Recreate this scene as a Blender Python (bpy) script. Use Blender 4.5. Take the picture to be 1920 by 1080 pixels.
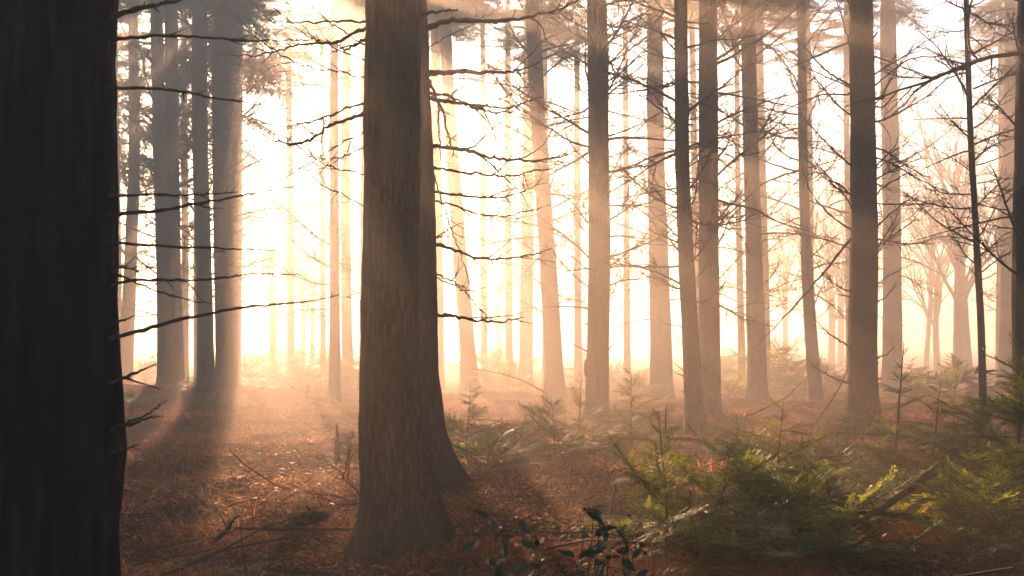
import bpy, math, random
import numpy as np

R = math.radians
SC = bpy.context.scene
for _o in list(bpy.data.objects):
    bpy.data.objects.remove(_o)
COL = SC.collection

# ------------------------------------------------------------------ camera
F = 1884.0            # focal length in photograph pixels (1920 wide)
HOR = 640.0           # image row of the horizon
CH = 1.6              # camera height
cam_d = bpy.data.cameras.new('camera')
cam = bpy.data.objects.new('camera', cam_d)
COL.objects.link(cam)
cam.location = (0, 0, CH)
cam.rotation_euler = (R(90), 0, 0)
cam_d.sensor_width = 36
cam_d.lens = F / 1920 * 36
cam_d.shift_y = (HOR - 540) / 1920
cam_d.clip_start = 0.05
cam_d.clip_end = 2000
cam_d.dof.use_dof = True
cam_d.dof.focus_distance = 12.0
cam_d.dof.aperture_fstop = 6.3
SC.camera = cam

# ------------------------------------------------------------------ sky and sun
SUN_AZ = math.atan((478 - 960) / F)          # left of the view axis
SUN_EL = R(20.5)
world = bpy.data.worlds.new('World')
SC.world = world
world.use_nodes = True
wn = world.node_tree
wn.nodes.clear()
sky = wn.nodes.new('ShaderNodeTexSky')
sky.sky_type = 'NISHITA'
sky.sun_disc = False
sky.sun_elevation = SUN_EL
sky.sun_rotation = SUN_AZ
sky.altitude = 50
sky.dust_density = 1.5
bg = wn.nodes.new('ShaderNodeBackground')
bg.inputs['Strength'].default_value = 0.05
wo = wn.nodes.new('ShaderNodeOutputWorld')
wn.links.new(sky.outputs[0], bg.inputs[0])
wn.links.new(bg.outputs[0], wo.inputs[0])

sun_d = bpy.data.lights.new('sun', 'SUN')
sun_d.energy = 5.0
sun_d.angle = R(0.6)
sun_d.color = (1.0, 0.55, 0.30)
sun = bpy.data.objects.new('sun', sun_d)
COL.objects.link(sun)
sun.location = (-20, 80, 60)
sun.rotation_euler = (math.pi / 2 - SUN_EL, 0, math.pi - SUN_AZ)

SC.view_settings.view_transform = 'Standard'
SC.view_settings.look = 'None'
SC.view_settings.exposure = 2.8
SC.view_settings.gamma = 1.0
SC.view_settings.use_curve_mapping = False
SC.cycles.max_bounces = 5
SC.cycles.diffuse_bounces = 2
SC.cycles.glossy_bounces = 1
SC.cycles.transmission_bounces = 3
SC.cycles.transparent_max_bounces = 4
SC.cycles.volume_bounces = 0
SC.cycles.use_denoising = True
HAZE_DENSITY = 0.017
HAZE_G = 0.66

# ------------------------------------------------------------------ helpers
rng = np.random.default_rng(11)
random.seed(11)


def px_to(px, py, d):
    return np.array([(px - 960) / F * d, d, CH + (HOR - py) / F * d])


def _hash(ix, iy, s):
    h = np.sin(ix * 127.1 + iy * 311.7 + s * 74.7) * 43758.5453
    return h - np.floor(h)


def vnoise(x, y, s=0.0):
    x = np.asarray(x, float)
    y = np.asarray(y, float)
    ix, iy = np.floor(x), np.floor(y)
    fx, fy = x - ix, y - iy
    fx = fx * fx * (3 - 2 * fx)
    fy = fy * fy * (3 - 2 * fy)
    a, b = _hash(ix, iy, s), _hash(ix + 1, iy, s)
    c, d = _hash(ix, iy + 1, s), _hash(ix + 1, iy + 1, s)
    return (a + (b - a) * fx) * (1 - fy) + (c + (d - c) * fx) * fy


def ground_z(x, y):
    x = np.asarray(x, float)
    y = np.asarray(y, float)
    z = 0.28 * (vnoise(x / 6.0, y / 6.0, 1) - 0.5) + 0.24 * (vnoise(x / 2.0, y / 2.0, 2) - 0.5)
    z = z + 0.09 * (vnoise(x / 0.6, y / 0.6, 3) - 0.5)
    z = z + 0.45 * np.exp(-(((x + 9.2) / 3.0) ** 2 + ((y - 24.5) / 4.0) ** 2))
    return z


class MB:
    """collects vertices, faces, a material slot and a random tint per face"""
    def __init__(self):
        self.v, self.q, self.t = [], [], []
        self.qm, self.tm, self.qr, self.tr = [], [], [], []
        self.n = 0

    def add(self, v, quads=None, tris=None, mat=0, rnd=None):
        v = np.asarray(v, float).reshape(-1, 3)
        if quads is not None and len(quads):
            q = np.asarray(quads, int) + self.n
            self.q.append(q)
            self.qm.append(np.full(len(q), mat))
            self.qr.append(np.full(len(q), random.random()) if rnd is None else np.broadcast_to(rnd, (len(q),)))
        if tris is not None and len(tris):
            t = np.asarray(tris, int) + self.n
            self.t.append(t)
            self.tm.append(np.full(len(t), mat))
            self.tr.append(np.full(len(t), random.random()) if rnd is None else np.broadcast_to(rnd, (len(t),)))
        self.v.append(v)
        self.n += len(v)

    def mesh(self, name, mats, smooth=True):
        m = bpy.data.meshes.new(name)
        v = np.concatenate(self.v) if self.v else np.zeros((0, 3))
        q = np.concatenate(self.q) if self.q else np.zeros((0, 4), int)
        t = np.concatenate(self.t) if self.t else np.zeros((0, 3), int)
        m.vertices.add(len(v))
        m.vertices.foreach_set('co', v.astype(np.float32).ravel())
        loops = np.concatenate([q.ravel(), t.ravel()])
        m.loops.add(len(loops))
        m.loops.foreach_set('vertex_index', loops.astype(np.int32))
        nq, nt = len(q), len(t)
        m.polygons.add(nq + nt)
        starts = np.concatenate([np.arange(nq) * 4, nq * 4 + np.arange(nt) * 3])
        m.polygons.foreach_set('loop_start', starts.astype(np.int32))
        mi = np.concatenate([np.concatenate(self.qm) if nq else np.zeros(0), np.concatenate(self.tm) if nt else np.zeros(0)])
        rr = np.concatenate([np.concatenate(self.qr) if nq else np.zeros(0), np.concatenate(self.tr) if nt else np.zeros(0)])
        m.polygons.foreach_set('material_index', mi.astype(np.int32))
        m.polygons.foreach_set('use_smooth', np.full(nq + nt, smooth))
        at = m.attributes.new('rnd', 'FLOAT', 'FACE')
        at.data.foreach_set('value', rr.astype(np.float32))
        for k in (mats if isinstance(mats, (list, tuple)) else [mats]):
            m.materials.append(k)
        m.update(calc_edges=True)
        m.validate()
        return m


def frames(p):
    t = np.gradient(p, axis=0)
    t /= np.linalg.norm(t, axis=1)[:, None] + 1e-9
    ref = np.array([0.13, 0.21, 1.0]) if abs(t[:, 2]).mean() < 0.8 else np.array([1.0, 0.13, 0.1])
    a = np.cross(t, ref)
    a /= np.linalg.norm(a, axis=1)[:, None] + 1e-9
    b = np.cross(t, a)
    return t, a, b


def tube(mb, p, r, sides=5, mat=0, rnd=None):
    p = np.asarray(p, float)
    n = len(p)
    r = np.broadcast_to(np.asarray(r, float), (n,))
    t, a, b = frames(p)
    th = np.linspace(0, 2 * np.pi, sides, endpoint=False)
    ring = np.cos(th)[None, :, None] * a[:, None, :] + np.sin(th)[None, :, None] * b[:, None, :]
    v = p[:, None, :] + ring * r[:, None, None]
    i = np.arange(n - 1)[:, None] * sides
    j = np.arange(sides)[None, :]
    j2 = (j + 1) % sides
    q = np.stack([i + j, i + j2, i + sides + j2, i + sides + j], -1).reshape(-1, 4)
    mb.add(v.reshape(-1, 3), quads=q, mat=mat, rnd=rnd)


def smooth_path(pts, n):
    pts = np.asarray(pts, float)
    d = np.concatenate([[0], np.cumsum(np.linalg.norm(np.diff(pts, axis=0), axis=1))])
    s = np.linspace(0, d[-1], n)
    o = np.stack([np.interp(s, d, pts[:, k]) for k in range(pts.shape[1])], 1)
    for _ in range(2):
        o[1:-1] = 0.25 * o[:-2] + 0.5 * o[1:-1] + 0.25 * o[2:]
    return o


def empty(name, loc, label, cat, group=None):
    o = bpy.data.objects.new(name, None)
    COL.objects.link(o)
    o.empty_display_size = 0.2
    o.location = tuple(float(c) for c in loc)
    o['label'] = label
    o['category'] = cat
    if group:
        o['group'] = group
    return o


def part(name, mesh, parent, loc=(0, 0, 0), rot=(0, 0, 0), scale=1.0):
    o = bpy.data.objects.new(name, mesh)
    COL.objects.link(o)
    o.parent = parent
    o.location = tuple(float(c) for c in loc)
    o.rotation_euler = tuple(float(c) for c in rot)
    o.scale = (scale,) * 3 if np.isscalar(scale) else tuple(scale)
    return o


def single(name, mesh, label=None, cat=None, kind=None, group=None, loc=(0, 0, 0)):
    o = bpy.data.objects.new(name, mesh)
    COL.objects.link(o)
    o.location = tuple(float(c) for c in loc)
    if label:
        o['label'] = label
    if cat:
        o['category'] = cat
    if kind:
        o['kind'] = kind
    if group:
        o['group'] = group
    return o


# ------------------------------------------------------------------ materials
def mat_base(name):
    m = bpy.data.materials.new(name)
    m.use_nodes = True
    nt = m.node_tree
    nt.nodes.clear()
    return m, nt, nt.nodes, nt.links


def ramp(nd, stops):
    r = nd.new('ShaderNodeValToRGB')
    e = r.color_ramp.elements
    while len(e) < len(stops):
        e.new(0.5)
    for k, (p, c) in enumerate(stops):
        e[k].position = p
        e[k].color = (*c, 1)
    return r


def bark_mat(name, stops, sx=9.0, sz=1.2, bump=0.02, rough=0.9, moss=None):
    m, nt, nd, ln = mat_base(name)
    tc = nd.new('ShaderNodeTexCoord')
    mp = nd.new('ShaderNodeMapping')
    mp.inputs['Scale'].default_value = (sx, sx, sz)
    ln.new(tc.outputs['Object'], mp.inputs[0])
    n1 = nd.new('ShaderNodeTexNoise')
    n1.inputs['Scale'].default_value = 2.5
    n1.inputs['Detail'].default_value = 8
    n1.inputs['Roughness'].default_value = 0.65
    ln.new(mp.outputs[0], n1.inputs[0])
    r1 = ramp(nd, stops)
    ln.new(n1.outputs[0], r1.inputs[0])
    col = r1.outputs[0]
    if moss:
        n2 = nd.new('ShaderNodeTexNoise')
        n2.inputs['Scale'].default_value = 1.6
        n2.inputs['Detail'].default_value = 6
        ln.new(tc.outputs['Object'], n2.inputs[0])
        r2 = ramp(nd, [(0.48, (0, 0, 0)), (0.66, (1, 1, 1))])
        ln.new(n2.outputs[0], r2.inputs[0])
        mx = nd.new('ShaderNodeMix')
        mx.data_type = 'RGBA'
        ln.new(r2.outputs[0], mx.inputs[0])
        ln.new(col, mx.inputs[6])
        mx.inputs[7].default_value = (*moss, 1)
        col = mx.outputs[2]
    bs = nd.new('ShaderNodeBsdfPrincipled')
    bs.inputs['Roughness'].default_value = rough
    bs.inputs['Specular IOR Level'].default_value = 0.25
    ln.new(col, bs.inputs['Base Color'])
    bp = nd.new('ShaderNodeBump')
    bp.inputs['Strength'].default_value = 0.9
    bp.inputs['Distance'].default_value = bump
    ln.new(n1.outputs[0], bp.inputs['Height'])
    ln.new(bp.outputs[0], bs.inputs['Normal'])
    ou = nd.new('ShaderNodeOutputMaterial')
    ln.new(bs.outputs[0], ou.inputs[0])
    return m


def leaf_mat(name, stops, trans=0.5, rough=0.45, spec=0.4, tint=(1.2, 1.15, 0.5)):
    """thin leaf: diffuse and translucent, colour varied by the face's own random value"""
    m, nt, nd, ln = mat_base(name)
    at = nd.new('ShaderNodeAttribute')
    at.attribute_name = 'rnd'
    oi = nd.new('ShaderNodeObjectInfo')
    ad = nd.new('ShaderNodeMath')
    ad.operation = 'MULTIPLY_ADD'
    ln.new(oi.outputs['Random'], ad.inputs[0])
    ad.inputs[1].default_value = 0.5
    ln.new(at.outputs['Fac'], ad.inputs[2])
    sb = nd.new('ShaderNodeMath')
    sb.operation = 'SUBTRACT'
    ln.new(ad.outputs[0], sb.inputs[0])
    sb.inputs[1].default_value = 0.25
    r1 = ramp(nd, stops)
    ln.new(sb.outputs[0], r1.inputs[0])
    bs = nd.new('ShaderNodeBsdfPrincipled')
    bs.inputs['Roughness'].default_value = rough
    bs.inputs['Specular IOR Level'].default_value = spec
    ln.new(r1.outputs[0], bs.inputs['Base Color'])
    mul = nd.new('ShaderNodeMix')
    mul.data_type = 'RGBA'
    mul.blend_type = 'MULTIPLY'
    mul.inputs[0].default_value = 1.0
    ln.new(r1.outputs[0], mul.inputs[6])
    mul.inputs[7].default_value = (*tint, 1)
    tr = nd.new('ShaderNodeBsdfTranslucent')
    ln.new(mul.outputs[2], tr.inputs[0])
    mx = nd.new('ShaderNodeMixShader')
    mx.inputs[0].default_value = trans
    ln.new(bs.outputs[0], mx.inputs[1])
    ln.new(tr.outputs[0], mx.inputs[2])
    ou = nd.new('ShaderNodeOutputMaterial')
    ln.new(mx.outputs[0], ou.inputs[0])
    return m


M_BARK = bark_mat('bark_fir', [(0.36, (0.010, 0.007, 0.0045)), (0.49, (0.045, 0.031, 0.02)), (0.64, (0.115, 0.08, 0.05))],
                  sx=17, sz=3.2, bump=0.06, moss=(0.045, 0.05, 0.022))
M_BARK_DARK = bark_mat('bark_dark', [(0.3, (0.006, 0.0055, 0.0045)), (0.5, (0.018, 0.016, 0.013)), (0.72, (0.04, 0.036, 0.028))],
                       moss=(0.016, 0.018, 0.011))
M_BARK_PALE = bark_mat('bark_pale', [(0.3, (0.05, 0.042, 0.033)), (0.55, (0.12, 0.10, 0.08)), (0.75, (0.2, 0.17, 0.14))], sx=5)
M_TWIG = bark_mat('dead_twig_wood', [(0.3, (0.03, 0.02, 0.013)), (0.6, (0.085, 0.058, 0.036))], sx=20, sz=20, bump=0.004)
M_LOG = bark_mat('fallen_wood', [(0.3, (0.015, 0.009, 0.006)), (0.55, (0.05, 0.03, 0.018)), (0.75, (0.11, 0.07, 0.04))], sx=14, sz=14,
                 bump=0.015, moss=(0.06, 0.07, 0.025))
M_NEEDLE = leaf_mat('hemlock_needles', [(0.0, (0.02, 0.045, 0.012)), (0.5, (0.085, 0.14, 0.022)), (1.0, (0.28, 0.33, 0.055))],
                    trans=0.58, tint=(1.8, 1.6, 0.5))
M_CROWN = leaf_mat('crown_needles', [(0.0, (0.015, 0.03, 0.012)), (1.0, (0.05, 0.075, 0.025))], trans=0.35, tint=(1.4, 1.3, 0.6))
M_HOLLY = leaf_mat('holly_leaf', [(0.0, (0.008, 0.03, 0.018)), (1.0, (0.02, 0.055, 0.028))], trans=0.15, rough=0.35, spec=0.3)
M_FRESH = leaf_mat('fresh_leaf', [(0.0, (0.03, 0.10, 0.02)), (1.0, (0.07, 0.2, 0.03))], trans=0.45, rough=0.3, spec=0.5)
M_GRASS = leaf_mat('dead_grass_blade', [(0.0, (0.12, 0.045, 0.014)), (0.55, (0.42, 0.175, 0.055)), (1.0, (0.68, 0.40, 0.16))],
                   trans=0.58, rough=0.6, spec=0.08, tint=(1.2, 1.0, 0.8))
M_LITTER = leaf_mat('fallen_leaf', [(0.0, (0.04, 0.016, 0.007)), (0.5, (0.15, 0.058, 0.018)), (0.85, (0.30, 0.12, 0.032)), (1.0, (0.42, 0.24, 0.11))],
                    trans=0.4, rough=0.55, spec=0.12, tint=(1.3, 1.0, 0.7))
M_RED = leaf_mat('red_leaf', [(0.0, (0.35, 0.03, 0.01)), (1.0, (0.5, 0.10, 0.015))], trans=0.6, tint=(1.5, 1, 0.7))


def ground_mat():
    m, nt, nd, ln = mat_base('forest_soil')
    tc = nd.new('ShaderNodeTexCoord')
    n1 = nd.new('ShaderNodeTexNoise')
    n1.inputs['Scale'].default_value = 1.1
    n1.inputs['Detail'].default_value = 9
    n1.inputs['Roughness'].default_value = 0.7
    ln.new(tc.outputs['Object'], n1.inputs[0])
    r1 = ramp(nd, [(0.3, (0.03, 0.015, 0.007)), (0.5, (0.10, 0.046, 0.018)), (0.7, (0.2, 0.095, 0.036))])
    ln.new(n1.outputs[0], r1.inputs[0])
    n2 = nd.new('ShaderNodeTexNoise')
    n2.inputs['Scale'].default_value = 28
    n2.inputs['Detail'].default_value = 7
    n2.inputs['Roughness'].default_value = 0.75
    ln.new(tc.outputs['Object'], n2.inputs[0])
    r2 = ramp(nd, [(0.3, (0.35, 0.35, 0.35)), (0.7, (1.5, 1.4, 1.3))])
    ln.new(n2.outputs[0], r2.inputs[0])
    mu = nd.new('ShaderNodeMix')
    mu.data_type = 'RGBA'
    mu.blend_type = 'MULTIPLY'
    mu.inputs[0].default_value = 1
    ln.new(r1.outputs[0], mu.inputs[6])
    ln.new(r2.outputs[0], mu.inputs[7])
    bs = nd.new('ShaderNodeBsdfPrincipled')
    bs.inputs['Roughness'].default_value = 1.0
    bs.inputs['Specular IOR Level'].default_value = 0.02
    ln.new(mu.outputs[2], bs.inputs['Base Color'])
    bp = nd.new('ShaderNodeBump')
    bp.inputs['Strength'].default_value = 1.0
    bp.inputs['Distance'].default_value = 0.06
    ln.new(n2.outputs[0], bp.inputs['Height'])
    ln.new(bp.outputs[0], bs.inputs['Normal'])
    ou = nd.new('ShaderNodeOutputMaterial')
    ln.new(bs.outputs[0], ou.inputs[0])
    return m


# ------------------------------------------------------------------ ground and haze
def build_ground():
    def axis(lo, hi, step, far_lo, far_hi):
        a = list(np.arange(lo, hi + 1e-6, step))
        s, c = step, a[-1]
        while c < far_hi:
            s *= 1.35
            c += s
            a.append(min(c, far_hi))
        s, c = step, a[0]
        while c > far_lo:
            s *= 1.35
            c -= s
            a.insert(0, max(c, far_lo))
        return np.array(a)
    X = axis(-12, 14, 0.12, -190, 190)
    Y = axis(3.5, 30, 0.12, -25, 230)
    gx, gy = np.meshgrid(X, Y)
    gz = ground_z(gx, gy) + 0.03 * (vnoise(gx / 0.2, gy / 0.2, 5) - 0.5)
    nx, ny = len(X), len(Y)
    i = np.arange(ny - 1)[:, None] * nx
    j = np.arange(nx - 1)[None, :]
    q = np.stack([i + j, i + j + 1, i + nx + j + 1, i + nx + j], -1).reshape(-1, 4)
    mb = MB()
    mb.add(np.stack([gx, gy, gz], -1).reshape(-1, 3), quads=q, rnd=0.5)
    single('ground', mb.mesh('ground', ground_mat()), kind='structure')


build_ground()

TOP = 15.2


def build_haze():
    x0, x1, y0, y1, z0, z1 = -200, 200, -30, 240, -1.6, TOP
    v = [(x, y, z) for x in (x0, x1) for y in (y0, y1) for z in (z0, z1)]
    q = [(0, 1, 3, 2), (4, 6, 7, 5), (0, 4, 5, 1), (2, 3, 7, 6), (0, 2, 6, 4), (1, 5, 7, 3)]
    mb = MB()
    mb.add(v, quads=q)
    m, nt, nd, ln = mat_base('morning_haze')
    pv = nd.new('ShaderNodeVolumePrincipled')
    pv.inputs['Color'].default_value = (1.0, 0.93, 0.86, 1)
    pv.inputs['Density'].default_value = HAZE_DENSITY
    pv.inputs['Anisotropy'].default_value = HAZE_G
    ou = nd.new('ShaderNodeOutputMaterial')
    ln.new(pv.outputs[0], ou.inputs['Volume'])
    o = single('haze', mb.mesh('haze', m, smooth=False), label='pale warm morning haze filling the whole forest', cat='haze', kind='stuff')
    return o


build_haze()


# ------------------------------------------------------------------ twigs, dead branches, boughs
def wander(start, direc, length, n, wob, lift=0.0, r=rng):
    d = np.array(direc, float)
    d /= np.linalg.norm(d)
    p = [np.array(start, float)]
    st = length / (n - 1)
    for k in range(n - 1):
        d = d + r.normal(0, wob, 3) + np.array([0, 0, lift])
        d /= np.linalg.norm(d)
        p.append(p[-1] + d * st)
    return np.array(p)


def twigs_on(mb, path, rad, count, len_rng, depth, spread=0.9, t0=0.2, mat=0, r=rng, flat=0.5):
    n = len(path)
    T = np.gradient(path, axis=0)
    for k in range(count):
        f = t0 + (0.98 - t0) * (k + r.random()) / count
        i = min(int(f * (n - 1)), n - 2)
        t = T[i] / (np.linalg.norm(T[i]) + 1e-9)
        side = np.cross(t, [0, 0, 1.0])
        side /= np.linalg.norm(side) + 1e-9
        s = 1 if (k % 2) else -1
        up = np.cross(side, t)
        d = t * (0.6 + 0.5 * r.random()) + side * s * spread * (0.5 + 0.7 * r.random()) + up * r.normal(0, flat)
        L = len_rng[0] + (len_rng[1] - len_rng[0]) * r.random()
        L *= 1.0 - 0.55 * f
        p = wander(path[i], d, L, 6 if depth > 0 else 4, 0.16, 0.02, r)
        rr = min(rad[i] * 0.75, 0.012 * L / 0.8 + 0.0042)
        tube(mb, p, np.linspace(rr, rr * 0.25, len(p)), 3, mat)
        if depth > 0:
            twigs_on(mb, p, np.linspace(rr, rr * 0.3, len(p)), max(2, int(count * 0.35)), (L * 0.25, L * 0.55), depth - 1, spread, 0.15, mat, r, flat)


def make_dead_branches(n=14):
    out = []
    for k in range(n):
        r = np.random.default_rng(100 + k)
        mb = MB()
        elev = r.uniform(-0.35, 0.75)
        lift = r.uniform(-0.03, 0.06)
        p = wander((0, 0, 0), (1, 0, elev), 2.0, 14, 0.07, lift, r)
        rad = np.linspace(0.026, 0.006, 14)
        tube(mb, p, rad, 5)
        if k % 4 != 3:
            twigs_on(mb, p, rad, r.integers(11, 18), (0.4, 1.15), 1, 0.8, 0.15, 0, r, 0.45)
        else:
            twigs_on(mb, p[:10], rad, 4, (0.2, 0.6), 0, 0.8, 0.3, 0, r, 0.4)
        out.append(mb.mesh('dead_branch', M_TWIG))
    return out


DEAD = make_dead_branches()


STUBS = []
for _k in range(4):
    _r = np.random.default_rng(160 + _k)
    _mb = MB()
    _p = wander((-0.02, 0, 0), (1, 0, _r.normal(0, 0.2)), 0.09 + 0.08 * _r.random(), 6, 0.12, 0.0, _r)
    tube(_mb, _p, np.array([0.022, 0.016, 0.014, 0.012, 0.011, 0.003]), 6)
    STUBS.append(_mb.mesh('branch_stub', M_TWIG))


def needle_rows(mb, path, step, nl, nw, r, mat=1, droop=0.15, taper=True, ref=(0, 0, 1.0)):
    """two flat rows of needles along a twig (hemlock)"""
    d = np.concatenate([[0], np.cumsum(np.linalg.norm(np.diff(path, axis=0), axis=1))])
    n = max(2, int(d[-1] / step))
    s = np.linspace(0, d[-1], n)
    P = np.stack([np.interp(s, d, path[:, k]) for k in range(3)], 1)
    T = np.gradient(P, axis=0)
    T /= np.linalg.norm(T, axis=1)[:, None] + 1e-9
    S = np.cross(T, ref)
    S /= np.linalg.norm(S, axis=1)[:, None] + 1e-9
    f = s / (d[-1] + 1e-9)
    L = nl * (1.0 - 0.45 * f if taper else np.ones(n))
    vs = []
    for sg in (-1, 1):
        L2 = L * r.uniform(0.75, 1.15, n)
        dirv = S * sg + T * r.uniform(0.15, 0.55, n)[:, None] + np.array([0, 0, 1.0]) * r.normal(-droop, 0.12, n)[:, None]
        dirv /= np.linalg.norm(dirv, axis=1)[:, None]
        tip = P + dirv * L2[:, None]
        mid = P + dirv * (L2 * 0.55)[:, None]
        w = T * nw * 0.5
        vs.append(np.stack([P, mid - w, tip, mid + w], 1))
    v = np.concatenate(vs).reshape(-1, 3)
    q = np.arange(len(v)).reshape(-1, 4)
    base = r.random()
    mb.add(v, quads=q, mat=mat, rnd=np.clip(base * 0.75 + 0.4 * np.concatenate([f, f]) - 0.08 + r.normal(0, 0.1, 2 * n), 0, 1))


def make_spray(seed, L, nsec, step, nl, nw, depth=1, lift=-0.01, elev=0.25, rad=0.006, sec_len=0.42, wob=0.05, hang=0.0):
    """one live conifer bough along +X: axis, side twigs in a flat fan, needles"""
    r = np.random.default_rng(seed)
    mb = MB()
    p = wander((0, 0, 0), (1, 0, elev), L, 12, wob, lift, r)
    tube(mb, p, np.linspace(rad, rad * 0.25, 12), 4, 0)
    needle_rows(mb, p[3:], step, nl, nw, r)
    T = np.gradient(p, axis=0)
    for k in range(nsec):
        f = 0.12 + 0.84 * (k + r.random() * 0.6) / nsec
        i = min(int(f * 11), 10)
        t = T[i] / np.linalg.norm(T[i])
        side = np.cross(t, [0, 0, 1.0])
        side /= np.linalg.norm(side)
        s = 1 if k % 2 else -1
        l2 = L * sec_len * (1 - 0.7 * f) * r.uniform(0.6, 1.25)
        d = t * r.uniform(0.5, 0.9) + side * s * 0.85 + np.array([0, 0, r.normal(0.02, 0.16 if hang else 0.06)])
        p0 = p[i] + (p[i + 1] - p[i]) * (f * 11 - i)
        p2 = wander(p0, d, l2, 7, 0.07, lift * 1.5, r)
        tube(mb, p2, np.linspace(rad * 0.45, rad * 0.12, 7), 3, 0)
        needle_rows(mb, p2, step, nl * 0.95, nw, r)
        if depth > 0:
            n3 = max(2, int(l2 / (L * 0.055)))
            T2 = np.gradient(p2, axis=0)
            for j in range(n3):
                f3 = 0.15 + 0.8 * (j + r.random() * 0.5) / n3
                i3 = min(int(f3 * 6), 5)
                t3 = T2[i3] / np.linalg.norm(T2[i3])
                sd = np.cross(t3, [0, 0, 1.0])
                sd /= np.linalg.norm(sd) + 1e-9
                d3 = t3 * 0.75 + sd * (1 if j % 2 else -1) * 0.75 + np.array([0, 0, r.normal(-0.02, 0.15 if hang else 0.05)])
                if hang:
                    d3 = d3 * (1 - hang * r.random()) + np.array([0, 0, -1.3 * hang * r.random()])
                p3 = wander(p2[i3], d3, (l2 * 0.42 * (1 - 0.5 * f3) + 0.16 * hang) * r.uniform(0.6, 1.2), 4, 0.06, lift, r)
                needle_rows(mb, p3, step, nl * 0.85, nw, r, ref=r.normal(0, 1, 3) if hang else (0, 0, 1.0))
    return mb


# sapling boughs (about 0.8 m long at scale 1), fine needles
SPRAY = [make_spray(300 + k, 0.8, 20, 0.012, 0.027, 0.0105, 1, lift=(-0.02, -0.035, 0.0, -0.05, 0.01, -0.03)[k],
                    elev=(0.35, 0.25, 0.5, 0.4, 0.6, 0.15)[k], sec_len=0.5).mesh('hemlock_bough', [M_TWIG, M_NEEDLE]) for k in range(6)]

# crown boughs: coarser leafage, put together into whole crowns
CROWN_BOUGH = [make_spray(400 + k, 3.0, 20, 0.055, 0.14, 0.052, 1, lift=(-0.03, -0.05, -0.02, -0.06)[k], elev=(0.15, 0.0, 0.3, 0.1)[k],
                          rad=0.03, sec_len=0.42, wob=0.06, hang=0.9) for k in range(4)]
CB = []
for _m in CROWN_BOUGH:
    CB.append((np.concatenate(_m.v), np.concatenate(_m.q), np.concatenate(_m.qm), np.concatenate(_m.qr)))


def make_crown(seed, n, H, Rb):
    r = np.random.default_rng(seed)
    mb = MB()
    for k in range(n):
        f = (k + r.random()) / n
        f = f ** 0.9
        z = f * H
        L = (Rb * (1 - f) ** 0.75 + 0.25) * r.uniform(0.55, 1.15)
        s = L / 3.0
        a = k * 2.399 + r.normal(0, 0.35)
        v, q, qm, qr = CB[r.integers(0, 4)]
        tilt = r.normal(-0.12, 0.15) - 0.15 * (1 - f) + 0.45 * f
        ct, st = math.cos(tilt), math.sin(tilt)
        x = v[:, 0] * ct - v[:, 2] * st
        zz = v[:, 0] * st + v[:, 2] * ct
        ca, sa = math.cos(a), math.sin(a)
        w = np.stack([x * ca - v[:, 1] * sa, x * sa + v[:, 1] * ca, zz], 1) * s
        w[:, 2] += z
        rr = np.clip(qr * 0.7 + r.random() * 0.3, 0, 1)
        keep = None
        for mi in (0, 1):
            sel = qm == mi
            mb.q.append(q[sel] + mb.n)
            mb.qm.append(np.full(sel.sum(), mi))
            mb.qr.append(rr[sel])
        mb.v.append(w)
        mb.n += len(w)
    return mb.mesh('conifer_crown', [M_TWIG, M_CROWN])


CROWN_H = 10.0
CROWNS = [make_crown(500, 84, CROWN_H, 3.3), make_crown(501, 76, CROWN_H, 3.0), make_crown(502, 90, CROWN_H, 3.5)]
CROWN_THIN = [make_crown(510, 40, CROWN_H, 2.8), make_crown(511, 46, CROWN_H, 3.0)]


# ------------------------------------------------------------------ trunks
def trunk_mesh(cx, cy, z, rad, sides, bark, mat, flare=0.5, flare_h=0.35, lobes=5, seed=0, zg=0.0):
    n = len(z)
    th = np.linspace(0, 2 * np.pi, sides, endpoint=False)
    Z, TH = np.meshgrid(z, th, indexing='ij')
    e = np.exp(-np.clip(Z - zg, 0, None) / flare_h)
    ridge = np.abs(np.cos(lobes * TH / 2 + seed + 0.3 * np.sin(2 * TH))) ** 2.5
    rr = rad[:, None] * (1 + flare * e * (0.35 + 1.3 * ridge + 0.25 * np.cos((lobes - 2) * TH + 2.3 * seed)))
    u = TH / (2 * np.pi)
    k = max(8, int(sides / 2.5))
    # periodic bark ridges, stretched upward, broken into plates
    ph = u * k + 0.9 * (vnoise(Z * 1.3, np.sin(TH) * 2 + seed, seed) - 0.5)
    rid = vnoise(ph % k, Z * 2.2, seed + 1)
    rid2 = vnoise((ph * 2.0) % (2 * k), Z * 6.0, seed + 2)
    rr = rr + bark * (rid - 0.5) + 0.5 * bark * (rid2 - 0.5)
    low = vnoise(np.cos(TH) * 1.2 + 5 + seed, Z * 0.7 + np.sin(TH), seed + 3) - 0.5
    rr = rr + rad[:, None] * 0.10 * low
    X = cx[:, None] + rr * np.cos(TH)
    Y = cy[:, None] + rr * np.sin(TH)
    v = np.stack([X, Y, Z], -1).reshape(-1, 3)
    i = np.arange(n - 1)[:, None] * sides
    j = np.arange(sides)[None, :]
    j2 = (j + 1) % sides
    q = np.stack([i + j, i + j2, i + sides + j2, i + sides + j], -1).reshape(-1, 4)
    mb = MB()
    mb.add(v, quads=q, rnd=0.5)
    return mb.mesh('trunk', mat)


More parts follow.
